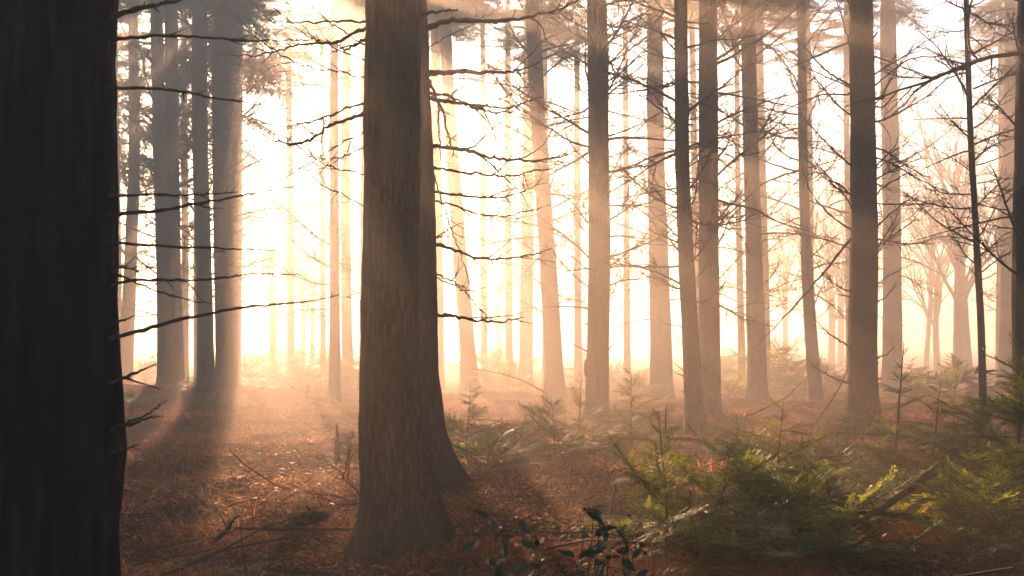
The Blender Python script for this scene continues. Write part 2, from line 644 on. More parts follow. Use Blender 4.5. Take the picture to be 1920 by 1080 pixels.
def axis_from_px(pts, d, height, dz, base_z=None):
    """pts: (px, py, width px) from the top of the picture down; gives centre line and radius by height"""
    pts = sorted(pts, key=lambda a: -a[1])
    zz = np.array([CH + (HOR - p[1]) / F * d for p in pts])
    xx = np.array([(p[0] - 960) / F * d for p in pts])
    rr = np.array([p[2] / F * d / 2 for p in pts])
    zg = float(ground_z(xx[0], d)) if base_z is None else base_z
    # up beyond the frame with the same lean, tapering
    lean = (xx[-1] - xx[-2]) / max(zz[-1] - zz[-2], 0.1) * 0.6
    zt = height
    if zt > zz[-1] + 0.5:
        xx = np.append(xx, xx[-1] + lean * (zt - zz[-1]))
        zz = np.append(zz, zt)
        rr = np.append(rr, 0.03)
    lo = zg - 0.25
    if zz[0] > lo:
        zz = np.insert(zz, 0, lo)
        xx = np.insert(xx, 0, xx[0])
        rr = np.insert(rr, 0, rr[0])
    z = np.concatenate([np.arange(lo, min(zz[-1], 9.0), dz), np.arange(9.0, zz[-1] + 0.01, 0.6)]) if zz[-1] > 9.0 else np.arange(lo, zz[-1], dz)
    x = np.interp(z, zz, xx)
    r = np.interp(z, zz, rr)
    for _ in range(int(0.25 / dz) + 1):
        x[1:-1] = 0.25 * x[:-2] + 0.5 * x[1:-1] + 0.25 * x[2:]
        r[1:-1] = 0.25 * r[:-2] + 0.5 * r[1:-1] + 0.25 * r[2:]
    return z, x, r, zg


def conifer(name, label, pts, d, height=14.3, crown=None, crown_base=10.5, crown_scale=1.0, nbr=24, br=(2.2, 10.0), br_len=(0.45, 1.25),
            sides=16, dz=0.25, bark=0.012, mat=None, flare=0.22, flare_h=0.3, seed=0, group='conifer trees in the misty wood', nstub=0):
    z, x, r, zg = axis_from_px(pts, d, height, dz)
    x0 = float(np.interp(zg, z, x))
    t = empty(name, (x0, d, zg), label, 'tree', group)
    rs = np.random.default_rng(seed + 900)
    wob = 0.06 * np.sin(z * 0.5 + seed)
    part('trunk', trunk_mesh(x - x0, wob - np.interp(zg, z, wob), z - zg, r, sides, bark, mat or M_BARK, flare, flare_h, 4 + seed % 3, seed * 1.7, 0.0), t)
    nbr = int(nbr * 1.5)
    for k in range(nbr):
        h = br[0] + (br[1] - br[0]) * (k + rs.random()) / nbr
        if h > height - 1:
            continue
        a = k * 2.399 + rs.normal(0, 0.6) + seed
        s = rs.uniform(*br_len) * (0.55 + 0.45 * min(1.0, h / 5.0))
        rr = np.interp(h, z, r) * 0.85
        px_, py_ = np.interp(h, z, x) - x0, np.interp(h, z, wob)
        part('branch', DEAD[rs.integers(0, len(DEAD))], t, (px_ + rr * math.cos(a), py_ + rr * math.sin(a), h - zg),
             (rs.uniform(-0.5, 0.5), rs.normal(0.0, 0.18), a), s)
    for k in range(nstub):
        h = rs.uniform(0.6, 7.0)
        a = rs.uniform(0, 6.28)
        rr = np.interp(h, z, r) * 0.9
        part('branch_stub', STUBS[k % len(STUBS)], t, (np.interp(h, z, x) - x0 + rr * math.cos(a), np.interp(h, z, wob) + rr * math.sin(a), h - zg),
             (0, rs.normal(-0.2, 0.3), a), rs.uniform(0.5, 1.5))
    if crown is not None:
        cb = crown_base
        sc = crown_scale * (height + 0.4 - cb) / CROWN_H
        part('crown', crown, t, (np.interp(cb, z, x) - x0, np.interp(cb, z, wob), cb - zg), (0, 0, rs.uniform(0, 6.28)),
             (crown_scale, crown_scale, (height + 0.4 - cb) / CROWN_H))
    return t, (x0, d, zg)


def traced_branch(t, base, pts, d, r0, r1=0.003, dy=0.0, twigs=6, tl=(0.15, 0.5), depth=1, seed=0, wob=0.012, mat=None):
    """a limb that follows given image points at the tree's distance, bending dy metres towards or away by its tip"""
    n = max(10, int(6 * len(pts)))
    P = []
    m = len(pts)
    for k, (a, b) in enumerate(pts):
        dd = d + dy * (k / (m - 1)) ** 1.2
        P.append(px_to(a, b, dd))
    p = smooth_path(np.array(P), n) - np.array(base)
    r = np.random.default_rng(seed + 40)
    p[1:] += r.normal(0, wob, (n - 1, 3)) * 0.5
    kink = np.cumsum(r.normal(0, 1, (n, 3)) * (r.random((n, 1)) < 0.25), axis=0) * wob * 0.6
    p += kink - kink[0]
    mb = MB()
    rad = np.linspace(r0, r1, n) ** 1.0
    rad = rad * (1 + 0.12 * r.normal(0, 1, n)).clip(0.7, 1.4)
    rad[0] *= 1.35
    tube(mb, p, rad, 7)
    bo = part('branch', mb.mesh('branch', mat or M_TWIG), t)
    for j in range(twigs):
        m2 = MB()
        i0 = min(int((0.2 + 0.75 * (j + r.random()) / twigs) * n), n - 4)
        twigs_on(m2, p[i0:i0 + 4] if j % 2 else p[i0:i0 + 4] * np.array([1, 1, 1]), rad[i0:i0 + 4], 1 + j % 2, tl, depth, 0.7, 0.0, 0, r, 0.6)
        part('twig', m2.mesh('twig', mat or M_TWIG), bo)


# --- the dark trunk at the left edge, close to the camera
DL = 3.2
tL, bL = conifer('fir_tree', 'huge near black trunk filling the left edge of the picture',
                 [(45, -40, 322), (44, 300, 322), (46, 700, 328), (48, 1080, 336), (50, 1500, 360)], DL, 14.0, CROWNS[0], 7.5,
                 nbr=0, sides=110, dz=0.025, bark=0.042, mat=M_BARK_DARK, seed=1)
for k, (pp, r0, dy) in enumerate([
        ([(200, 34), (260, 18), (330, 2), (390, -20)], 0.011, 0.2),
        ([(200, 78), (240, 70), (290, 63), (400, 68), (555, 72), (600, 74)], 0.006, 0.3),
        ([(200, 165), (290, 165), (360, 176), (430, 187), (540, 202)], 0.006, 0.5),
        ([(200, 367), (290, 370), (400, 367), (450, 366)], 0.006, 0.4),
        ([(200, 403), (280, 398), (350, 385), (450, 365), (560, 348)], 0.007, 0.3),
        ([(200, 454), (330, 462), (430, 467), (520, 470)], 0.0055, 0.4),
        ([(200, 492), (230, 500), (262, 510)], 0.005, -0.1),
        ([(200, 535), (260, 525), (370, 526), (480, 511), (570, 516)], 0.006, 0.4),
        ([(200, 506), (290, 545), (360, 565), (400, 570)], 0.004, 0.4),
        ([(202, 612), (235, 603), (254, 597)], 0.006, 0.0),
        ([(202, 637), (260, 622), (330, 602), (480, 572), (580, 565), (640, 552)], 0.008, 0.5),
        ([(206, 719), (240, 705), (265, 695), (297, 683)], 0.009, 0.1),
        ([(208, 808), (250, 796), (285, 785), (305, 780)], 0.009, 0.0),
        ([(208, 806), (260, 787), (290, 770), (315, 752)], 0.006, 0.1),
        ([(208, 850), (240, 842), (262, 835)], 0.006, 0.0)]):
    traced_branch(tL, bL, pp, DL, r0, 0.0016, dy, 4 if k < 9 else 1, (0.05, 0.16), 0, seed=k, wob=0.003)

# --- the big pair in the middle
D1 = 7.6
t1, b1 = conifer('fir_tree', 'thick brown trunk with flared foot, front one of the central pair',
                 [(742, -30, 100), (740, 0, 100), (739, 300, 102), (733, 500, 104), (731, 700, 108), (735, 800, 119), (747, 880, 141),
                  (754, 950, 158), (756, 1010, 174), (757, 1060, 190)], D1, 14.4, CROWNS[2], 7.6, nbr=0, sides=128, dz=0.03,
                 bark=0.024, flare=0.13, flare_h=0.16, seed=2)
for k, (pp, r0, dy, tw) in enumerate([
        ([(700, 43), (640, 40), (580, 42), (525, 44), (490, 28)], 0.010, 0.6, 4),
        ([(700, 50), (665, 60), (635, 80), (595, 82), (560, 84), (520, 98), (480, 108), (450, 108)], 0.014, 0.5, 5),
        ([(700, 60), (675, 80), (655, 92), (630, 85), (615, 75)], 0.013, 0.3, 3),
        ([(700, 195), (650, 205), (600, 228), (560, 238), (525, 243)], 0.011, 0.7, 5),
        ([(700, 203), (650, 220), (610, 240), (585, 262), (545, 273), (515, 268), (487, 260)], 0.017, 0.4, 6),
        ([(700, 268), (660, 292), (640, 300), (600, 305)], 0.007, 0.4, 3),
        ([(690, 568), (670, 562), (650, 557)], 0.005, 0.0, 0),
        ([(700, 120), (640, 95), (570, 60), (510, 10)], 0.007, 0.9, 6),
        ([(700, 150), (640, 135), (560, 120), (500, 85), (470, 60)], 0.007, 1.0, 6),
        ([(700, 100), (640, 60), (600, 20), (570, -20)], 0.007, 0.8, 6),
        ([(700, 330), (640, 320), (590, 300), (540, 255)], 0.006, 0.8, 7),
        ([(700, 400), (650, 372), (600, 350), (560, 300)], 0.006, 0.9, 6),
        ([(700, 240), (650, 262), (590, 300), (540, 330)], 0.006, 1.0, 7),
        ([(780, 30), (810, 20), (840, 16), (863, 15)], 0.017, -0.2, 0)]):
    traced_branch(t1, b1, pp, D1, r0, 0.004, dy, tw, (0.15, 0.55), 1, seed=20 + k)

D2 = 10.3
t2, b2 = conifer('fir_tree', 'trunk half hidden behind the central one, with long bare limbs to the right',
                 [(762, -30, 74), (764, 0, 74), (771, 200, 75), (780, 500, 77), (783, 700, 79), (789, 800, 88), (800, 860, 106),
                  (808, 900, 130), (810, 940, 150)], D2, 14.2, CROWNS[1], 8.2, nbr=0, sides=96, dz=0.04, bark=0.026, flare=0.16,
                 flare_h=0.2, seed=3)
for k, (pp, r0, dy, tw) in enumerate([
        ([(790, 52), (850, 36), (930, 38), (985, 33), (1035, 20), (1090, 0), (1140, -30)], 0.032, -0.3, 5),
        ([(795, 92), (840, 67), (885, 45), (930, 20)], 0.008, 0.4, 3),
        ([(795, 139), (860, 134), (950, 136), (1000, 126), (1018, 118)], 0.034, -0.4, 5),
        ([(800, 176), (845, 178), (880, 195), (955, 203), (1000, 185), (1012, 180)], 0.018, 0.3, 6),
        ([(890, 206), (940, 185), (990, 160)], 0.009, 0.0, 3),
        ([(800, 184), (850, 195), (900, 208), (935, 220), (963, 216)], 0.024, -0.3, 4),
        ([(805, 272), (870, 278), (920, 293), (1000, 301), (1050, 295), (1092, 278)], 0.026, -0.5, 6),
        ([(808, 313), (850, 320), (900, 330), (945, 336), (1030, 318), (1060, 308)], 0.016, 0.4, 6),
        ([(808, 360), (850, 367), (905, 372), (950, 370), (1000, 355), (1030, 345)], 0.015, 0.2, 5),
        ([(808, 376), (850, 385), (900, 405), (960, 408), (1015, 397)], 0.013, -0.3, 4),
        ([(808, 457), (850, 470), (890, 488), (945, 495), (990, 485), (1035, 475)], 0.020, -0.4, 5),
        ([(810, 512), (850, 525), (875, 545), (905, 553)], 0.012, 0.2, 3),
        ([(810, 516), (870, 545), (900, 575), (920, 600), (945, 608)], 0.009, 0.4, 4),
        ([(810, 587), (850, 592), (890, 603), (950, 608), (988, 602)], 0.020, -0.5, 3),
        ([(805, 150), (822, 190), (826, 240), (828, 300)], 0.016, -0.3, 5),
        ([(824, 195), (838, 240), (848, 275), (853, 302)], 0.013, -0.4, 4),
        ([(812, 325), (828, 370), (840, 420), (858, 470), (876, 535)], 0.008, -0.2, 6),
        ([(808, 430), (822, 445), (838, 440)], 0.014, -0.2, 2)]):
    traced_branch(t2, b2, pp, D2, r0, (0.004, 0.35 * r0)[k % 2], dy, tw, (0.2, 0.75), 1, seed=50 + k)

# --- the other trunks: label, px line (top to foot), distance, options
TREES = [
    ('dark trunk with drooping green foliage just right of the near black trunk', [(248, 0, 18), (250, 300, 20), (243, 540, 23), (234, 735, 27)], 30, dict(crown=CROWN_THIN[1], crown_base=6.5, crown_scale=0.75, nbr=34)),
    ('left stem of the dark twin trunks', [(292, 0, 23), (296, 300, 24), (306, 520, 27), (312, 750, 32)], 26.8, dict(crown=CROWNS[2], crown_base=11, nbr=26)),
    ('right stem of the dark twin trunks', [(322, 0, 24), (322, 300, 24), (324, 520, 28), (328, 750, 34)], 27.2, dict(crown=CROWNS[0], crown_base=11, nbr=26)),
    ('straight dark trunk between the twin trunks and the sunlit hazy trunk', [(377, 0, 28), (377, 300, 28), (383, 560, 29), (387, 755, 32)], 25.5, dict(crown_scale=1.0, crown=CROWNS[2], crown_base=11.0, nbr=40)),
    ('half sunlit trunk at the left edge of the bright glow', [(421, 0, 33), (415, 80, 36), (417, 300, 31), (421, 560, 34), (425, 755, 38)], 27.5, dict(crown=CROWN_THIN[0], crown_base=12, nbr=36)),
    ('sunlit stem pressed against the right side of the half sunlit trunk', [(424, 0, 16), (427, 300, 17), (433, 560, 20), (439, 740, 24)], 30.5, dict(crown=CROWN_THIN[1], crown_base=12, nbr=14)),
    ('slim trunk peeping out left behind the straight dark trunk', [(368, 0, 12), (370, 400, 14), (372, 700, 16)], 40, dict(crown_scale=0.8, crown=CROWN_THIN[1], crown_base=8.0, nbr=14)),
    ('faint slim trunk between the twin trunks and the straight dark trunk', [(345, 0, 10), (344, 300, 12), (348, 690, 13)], 43, dict(crown_scale=0.8, crown=CROWN_THIN[0], crown_base=8.6, nbr=14)),
    ('very faint trunk behind the left edge foliage, beside the near black trunk', [(214, 0, 14), (216, 400, 16), (219, 700, 18)], 38, dict(crown=CROWN_THIN[0], crown_base=8.0, nbr=14)),
    ('pale crown of tawny foliage above the glow, rising behind the half sunlit trunk', [(446, 0, 22), (442, 400, 24), (438, 690, 26)], 40, dict(crown=CROWNS[2], crown_base=12.8, crown_scale=0.45, nbr=24)),
    ('slim straight trunk standing alone left of the central pair', [(627, 0, 14), (628, 300, 17), (628, 560, 19), (627, 755, 23)], 26, dict(crown_scale=0.75, crown=CROWNS[1], crown_base=11.2, nbr=26, br_len=(0.5, 1.3))),
    ('pale trunk behind the slim straight one, left of the central pair', [(651, 0, 15), (649, 300, 17), (650, 560, 19), (652, 680, 22)], 44, dict(crown_scale=0.7, crown=CROWNS[2], crown_base=12.4, nbr=20)),
    ('pale trunk touching the left edge of the thick central trunk', [(686, 0, 17), (685, 300, 17), (684, 560, 18), (682, 730, 20)], 34, dict(crown_scale=0.5, crown=CROWNS[0], crown_base=11.8, nbr=18)),
    ('hazy conifer foliage above the long bare limbs, on a hidden tree added for shade', [(745, 0, 24), (745, 400, 26), (745, 740, 28)], 27, dict(crown=CROWN_THIN[0], crown_base=10.2, crown_scale=0.6, nbr=10)),  # tree added behind the central pair to shade the near haze at right
    ('pale leaning trunk right behind the bare limbs of the central pair', [(832, 0, 22), (845, 250, 23), (862, 480, 26), (876, 640, 29), (882, 735, 34)], 31, dict(crown_scale=0.75, crown=CROWNS[1], crown_base=11.7, nbr=22)),
    ('faint trunk close to the right edge of the central pair', [(816, 0, 18), (818, 250, 19), (822, 680, 22)], 42, dict(crown=CROWNS[2], crown_base=12.6, nbr=14)),
    ('leaning hazy trunk right of the central pair, crossed by twigs', [(997, 0, 27), (1010, 250, 28), (1028, 500, 31), (1036, 640, 33), (1041, 755, 38)], 25.8, dict(crown=CROWNS[1], crown_base=11, nbr=44, br_len=(0.5, 1.3))),
    ('faint thin trunk behind the top of the leaning hazy trunk', [(1019, 0, 12), (1022, 300, 13), (1024, 690, 15)], 45, dict(crown_scale=0.65, crown=CROWN_THIN[1], crown_base=12.0, nbr=12)),
    ('very faint broad trunk left of the leaning hazy trunk', [(992, 0, 19), (990, 300, 21), (986, 690, 26)], 50, dict(crown=CROWN_THIN[0], crown_base=12, nbr=10)),
    ('ghostly thin trunk midway between the two thin bare trees and the slim straight trunk', [(603, 0, 8), (604, 400, 9), (606, 690, 11)], 54, dict(height=14.6, nbr=18)),
    ('ghostly trunk left of the two thin bare trees in the glow', [(541, 0, 11), (543, 400, 12), (545, 690, 15)], 56, dict(height=14.6, nbr=18)),
    ('ghostly thin trunk right of the pale leaning trunk behind the bare limbs', [(905, 0, 9), (906, 400, 11), (908, 690, 13)], 54, dict(height=14.6, nbr=16)),
    ('ghostly thin trunk midway between the pale leaning trunk and the leaning hazy one', [(952, 0, 11), (953, 400, 12), (955, 690, 14)], 50, dict(height=14.6, nbr=16)),
    ('ghostly thin trunk in the gap right of the torn bark trunk', [(1172, 0, 9), (1174, 400, 11), (1176, 690, 13)], 52, dict(height=14.6, nbr=16)),
    ('brown trunk with a torn bark flap near its foot, middle right', [(1119, 0, 38), (1122, 250, 40), (1124, 450, 42), (1121, 640, 42), (1119, 790, 46)], 20, dict(crown=CROWNS[0], crown_base=9.8, nbr=44, br_len=(0.5, 1.25))),
    ('faint thin trunk left of the brown middle right trunk', [(1082, 0, 10), (1082, 300, 12), (1084, 690, 15)], 46, dict(crown_scale=0.65, crown=CROWN_THIN[0], crown_base=12.0, nbr=14)),
    ('broad pale trunk fading into mist, left of the two close brown trunks', [(1227, 0, 29), (1231, 300, 33), (1238, 560, 38), (1240, 745, 45)], 30, dict(crown=CROWN_THIN[1], crown_base=11.5, nbr=30)),
    ('slimmer left one of the two close brown trunks', [(1277, 0, 25), (1281, 300, 27), (1289, 500, 30), (1298, 680, 33), (1304, 820, 37)], 16.8, dict(crown=CROWNS[1], crown_base=9, nbr=36, br_len=(0.4, 1.1))),
    ('thicker right one of the two close brown trunks', [(1326, 0, 34), (1328, 300, 37), (1330, 560, 39), (1331, 795, 43)], 19.6, dict(crown=CROWNS[2], crown_base=9.8, nbr=26)),
    ('faint thin trunk in the gap between the two close brown trunks', [(1297, 0, 11), (1302, 400, 13), (1308, 700, 15)], 42, dict(crown_scale=0.65, crown=CROWN_THIN[1], crown_base=12.0, nbr=12)),
    ('hazy straight trunk right of the two close brown trunks', [(1402, 0, 26), (1407, 300, 29), (1413, 520, 32), (1421, 755, 38)], 26, dict(crown=CROWNS[2], crown_base=11, nbr=26)),
    ('pale trunk overlapping the right side of the hazy straight trunk', [(1423, 0, 14), (1429, 300, 15), (1436, 700, 18)], 40, dict(crown_scale=0.65, crown=CROWN_THIN[0], crown_base=12.0, nbr=20)),
    ('thin pale trunk left of the hazy straight trunk', [(1381, 0, 9), (1384, 300, 10), (1391, 700, 14)], 44, dict(crown_scale=0.65, crown=CROWN_THIN[0], crown_base=12.0, nbr=20)),
    ('slim trunk leaning left towards its top, midway before the dark right trunk', [(1502, 0, 16), (1508, 300, 18), (1516, 540, 21), (1530, 755, 27)], 26, dict(crown=CROWNS[1], crown_base=11, nbr=28)),
    ('thin pale trunk right behind the top of the slim leaning trunk', [(1514, 0, 9), (1518, 300, 10), (1524, 700, 13)], 47, dict(crown_scale=0.65, crown=CROWN_THIN[0], crown_base=12.0, nbr=14)),
    ('thick dark brown trunk with upswept bare branches, right third', [(1609, 0, 43), (1615, 250, 47), (1619, 480, 50), (1617, 680, 54), (1616, 810, 62)], 17.8, dict(crown=CROWNS[0], crown_base=9.2, nbr=30, sides=24, br_len=(0.4, 0.9))),
    ('pale trunk right of the thick dark brown trunk', [(1664, 0, 29), (1668, 300, 32), (1671, 560, 34), (1673, 720, 37)], 34, dict(crown_scale=0.65, crown=CROWN_THIN[1], crown_base=12.0, nbr=26)),
    ('faint thin trunk left behind the thick dark brown trunk', [(1586, 0, 10), (1590, 400, 12), (1592, 700, 15)], 46, dict(crown_scale=0.65, crown=CROWN_THIN[0], crown_base=12.0, nbr=12)),
    ('thin dark pole trunk leaning left in the upper right', [(1817, 0, 9), (1823, 260, 11), (1833, 480, 12), (1840, 640, 13), (1844, 840, 15)], 15.5, dict(height=12, nbr=40, br=(2.5, 9), br_len=(0.35, 0.9), crown=CROWN_THIN[1], crown_base=8, crown_scale=0.6)),
    ('broad hazy trunk beside the right edge of the picture', [(1898, 0, 28), (1896, 300, 30), (1893, 560, 36), (1892, 720, 42)], 34, dict(crown_scale=0.65, crown=CROWN_THIN[1], crown_base=12.0, nbr=36)),
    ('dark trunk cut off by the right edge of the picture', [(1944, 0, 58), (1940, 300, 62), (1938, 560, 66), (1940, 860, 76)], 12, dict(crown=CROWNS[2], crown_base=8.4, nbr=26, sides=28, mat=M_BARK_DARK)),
    ('faint slim trunk just left of the broad hazy right edge trunk', [(1876, 0, 9), (1875, 300, 11), (1874, 690, 13)], 48, dict(crown_scale=0.65, crown=CROWN_THIN[1], crown_base=12.0, nbr=12)),
]
TREE_AT = []
for k, (lab, pts, d, kw) in enumerate(TREES):
    d = d if d <= 31 else 31 + (d - 31) * 0.3
    t, b = conifer('fir_tree', lab, pts, d, seed=10 + k, nstub=14 if d < 22 else 6, **({'height': 13.8 + (k * 7 % 5) * 0.2} | kw))
    TREE_AT.append((t, b, d))


# the wood goes on beside and behind the camera; unseen firs added to shade the foreground
for k, (x, y) in enumerate([(-7.5, 9), (-11, 15), (-14, 21), (-5.5, 2.5), (-9.5, 3), (5.5, 5), (8.5, 10), (11, 15), (14, 21), (3.2, -1.5), (-2.5, -4.5),
                            (1.0, -9), (-7, -7), (7.5, -4), (10, 2), (-13, -1), (-17, 27), (17, 28), (-12, 8)]):
    t, b = conifer('fir_tree', 'fir added outside the picture for shade, closing the canopy around the camera', [(960 + x / y * F if y > 1 else 960, 0, 0.36 / max(y, 3) * F), (960 + x / y * F if y > 1 else 960, 700, 0.42 / max(y, 3) * F)],
                   max(y, 3), seed=70 + k, crown=CROWNS[k % 3], crown_base=8.6 + (k % 4) * 0.4, nbr=0, dz=0.5, sides=12)
    t.location = (x, y, float(ground_z(x, y)))


def tree_by(label_start):
    for t, b, d in TREE_AT:
        if t['label'].startswith(label_start):
            return t, b, d


# drooping live boughs on the half sunlit trunk
tt, bb, dd = tree_by('half sunlit')
BOUGH_MESH = [m.mesh('crown_bough', [M_TWIG, M_CROWN]) for m in CROWN_BOUGH]
for k, (h, a, sc) in enumerate([(9.6, 0.2, 0.62), (9.0, -0.5, 0.55), (8.3, 0.5, 0.6), (7.4, -0.1, 0.45), (10.2, -0.2, 0.7), (6.6, 0.6, 0.35)]):
    part('bough', BOUGH_MESH[k % 4], tt, (0.15, 0, h), (0.1 * k, 0.12, a), sc)
tt, bb, dd = tree_by('pale crown of tawny')  # bough band added to shade the front ground, with a gap above for the beam
for k in range(18):
    part('bough', BOUGH_MESH[k % 4], tt, (0.05, 0, 10.5 + 0.09 * k), (0.3 * (k % 3 - 1), -0.08 + 0.05 * (k % 3), k * 2.4), 0.95)
# traced limbs on the thick dark brown trunk (right third)
tt, bb, dd = tree_by('thick dark brown')
for k, (pp, r0, dy, tw) in enumerate([
        ([(1595, 448), (1560, 490), (1500, 560), (1455, 610), (1412, 655)], 0.026, -1.0, 2),
        ([(1595, 160), (1550, 135), (1510, 90), (1480, 60)], 0.022, 0.8, 4),
        ([(1596, 175), (1540, 175), (1470, 205), (1400, 228)], 0.018, -0.8, 4),
        ([(1596, 365), (1560, 335), (1530, 300), (1507, 268)], 0.02, 0.6, 3),
        ([(1596, 432), (1550, 400), (1515, 360), (1497, 305)], 0.018, -0.6, 3),
        ([(1596, 650), (1560, 630), (1535, 605), (1522, 588)], 0.02, 0.3, 4),
        ([(1594, 720), (1560, 708), (1530, 692), (1510, 668)], 0.022, -0.6, 2),
        ([(1594, 555), (1580, 554), (1566, 553)], 0.016, -0.2, 0),
        ([(1640, 315), (1665, 290), (1690, 272), (1705, 265)], 0.018, 0.4, 2),
        ([(1640, 320), (1665, 300), (1685, 290)], 0.014, -0.6, 2),
        ([(1640, 370), (1670, 345), (1700, 330), (1722, 320)], 0.018, -0.6, 3),
        ([(1640, 430), (1665, 405), (1695, 380), (1722, 355)], 0.022, 0.6, 3),
        ([(1640, 470), (1680, 440), (1710, 420), (1735, 380)], 0.016, -0.4, 3),
        ([(1643, 568), (1660, 555), (1676, 532)], 0.018, 0.2, 0),
        ([(1644, 672), (1660, 665), (1678, 648)], 0.02, -0.3, 0),
        ([(1640, 160), (1700, 115), (1760, 105), (1830, 110)], 0.016, -1.0, 4),
        ([(1598, 100), (1580, 40), (1560, -10)], 0.02, -0.4, 4)]):
    traced_branch(tt, bb, pp, dd - 0.1, r0, 0.005, dy, tw, (0.3, 0.9), 1, seed=90 + k)
# traced limbs on the brown trunk with the torn bark flap
tt, bb, dd = tree_by('brown trunk with a torn')
for k, (pp, r0, dy, tw) in enumerate([
        ([(1140, 70), (1180, 40), (1220, 15), (1250, -10)], 0.022, 0.5, 4),
        ([(1141, 120), (1180, 95), (1230, 55), (1260, 35)], 0.02, -0.6, 5),
        ([(1143, 255), (1190, 238), (1230, 215), (1270, 190)], 0.02, 0.6, 6),
        ([(1144, 500), (1170, 480), (1200, 455), (1228, 422)], 0.018, -0.5, 2),
        ([(1102, 75), (1070, 55), (1040, 30), (1000, 10)], 0.018, 0.6, 6),
        ([(1102, 120), (1060, 95), (1020, 75)], 0.018, -0.7, 6),
        ([(1103, 505), (1080, 485), (1050, 465), (1030, 440)], 0.016, 0.3, 4),
        ([(1103, 660), (1080, 650), (1055, 637)], 0.018, -0.3, 0),
        ([(1141, 655), (1150, 645), (1158, 637)], 0.018, -0.2, 0)]):
    traced_branch(tt, bb, pp, dd, r0, 0.005, dy, tw, (0.3, 1.0), 1, seed=130 + k)
mbf = MB()
fl = smooth_path(np.array([px_to(1103, 668, dd - 0.05), px_to(1099, 690, dd - 0.1), px_to(1098, 708, dd - 0.12)]), 8) - np.array(bb)
tube(mbf, fl, [0.01, 0.045, 0.06, 0.06, 0.055, 0.045, 0.03, 0.006], 6)
part('bark_flap', mbf.mesh('bark_flap', M_BARK), tt)
# traced limbs on the slimmer close brown trunk
tt, bb, dd = tree_by('slimmer left one')
for k, (pp, r0, dy, tw) in enumerate([
        ([(1268, 95), (1230, 55), (1190, 25), (1150, 5)], 0.016, 0.4, 5),
        ([(1270, 230), (1220, 190), (1190, 175), (1170, 130)], 0.015, -0.5, 5),
        ([(1276, 470), (1250, 455), (1222, 440)], 0.012, -0.2, 2),
        ([(1281, 615), (1260, 607), (1238, 600)], 0.012, 0.2, 1),
        ([(1283, 695), (1270, 685), (1261, 675)], 0.011, 0.0, 0),
        ([(1284, 706), (1268, 699), (1252, 693)], 0.011, 0.2, 0),
        ([(1308, 690), (1320, 688), (1323, 720), (1318, 770)], 0.01, -0.2, 3)]):
    traced_branch(tt, bb, pp, dd, r0, 0.003, dy, tw, (0.2, 0.7), 1, seed=150 + k)


# ------------------------------------------------------------------ bare broad-leaved trees far behind
def bare_tree_meshes(seed, H, r0):
    r = np.random.default_rng(seed)
    tr, cr = MB(), MB()
    p = wander((0, 0, -0.2), (0, 0, 1), H * 0.55, 14, 0.035, 0.03, r)
    rad = np.linspace(r0, r0 * 0.6, 14)
    rad[0] *= 1.5
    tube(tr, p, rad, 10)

    def grow(start, d, L, rr, depth):
        n = 8 if depth > 1 else 5
        q = wander(start, d, L, n, 0.13, 0.05, r)
        tube(cr, q, np.linspace(rr, rr * 0.5, n), 5 if depth > 2 else 3)
        if depth == 0:
            return
        for j in range(3 if depth < 4 else 4):
            i = min(n - 1, int((0.3 + 0.7 * r.random()) * (n - 1)))
            t = q[i] - q[max(i - 1, 0)]
            dd = t / (np.linalg.norm(t) + 1e-9) + r.normal(0, 0.4, 3)
            grow(q[i], dd, L * r.uniform(0.5, 0.8), rr * 0.5, depth - 1)
    for k in range(9):
        i = 5 + k
        a = k * 2.4 + r.random()
        d = np.array([math.cos(a) * 0.45, math.sin(a) * 0.45, 1.0])
        grow(p[min(i, 13)], d, H * r.uniform(0.24, 0.34), rad[min(i, 13)] * 0.5, 4)
    return tr.mesh('bare_trunk', M_BARK_PALE), cr.mesh('bare_crown', M_BARK_PALE)


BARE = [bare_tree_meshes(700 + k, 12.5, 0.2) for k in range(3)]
for k, (px, d, s, v, lab) in enumerate([
        (510, 50, 1.05, 0, 'ghostly bare tree with forking limbs in the bright glow left of centre'),
        (568, 56, 0.75, 1, 'left of two thin ghostly bare trees in the brightest glow'),
        (583, 57, 0.75, 2, 'right of two thin ghostly bare trees in the brightest glow'),
        (1797, 42, 1.05, 1, 'pale bare tree with many upswept branches beside the thin dark pole trunk'),
        (1815, 45, 1.05, 2, 'pale bare tree half behind the upswept bare one, upper right'),
        (1757, 52, 0.9, 0, 'slender bare tree left of the upswept pale bare tree'),
        (1737, 55, 0.8, 2, 'slender faint bare tree nearest the pale trunk on the right'),
        (1558, 50, 1.0, 0, 'faint bare tree between the slim leaning trunk and the thick dark one, left'),
        (1576, 54, 1.0, 1, 'faint bare tree close to the left side of the thick dark trunk'),
        (1470, 56, 0.9, 2, 'faint bare tree in the bright gap right of the hazy straight trunk'),
        (935, 58, 0.9, 1, 'faint bare tree low in the bright gap under the long bare limbs')]):
    x = (px - 960) / F * d
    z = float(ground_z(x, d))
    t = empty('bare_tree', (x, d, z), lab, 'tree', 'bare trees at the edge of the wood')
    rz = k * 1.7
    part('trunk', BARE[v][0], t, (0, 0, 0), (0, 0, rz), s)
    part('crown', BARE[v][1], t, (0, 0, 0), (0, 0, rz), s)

# ------------------------------------------------------------------ young hemlocks
STEMS = []
for k in range(4):
    r_ = np.random.default_rng(800 + k)
    mb_ = MB()
    p_ = wander((0, 0, -0.06), (r_.normal(0, 0.05), r_.normal(0, 0.05), 1), 1.06, 14, 0.035, 0.02, r_)
    tube(mb_, p_, np.linspace(0.013, 0.002, 14), 6)
    STEMS.append((mb_.mesh('sapling_stem', M_TWIG), p_))


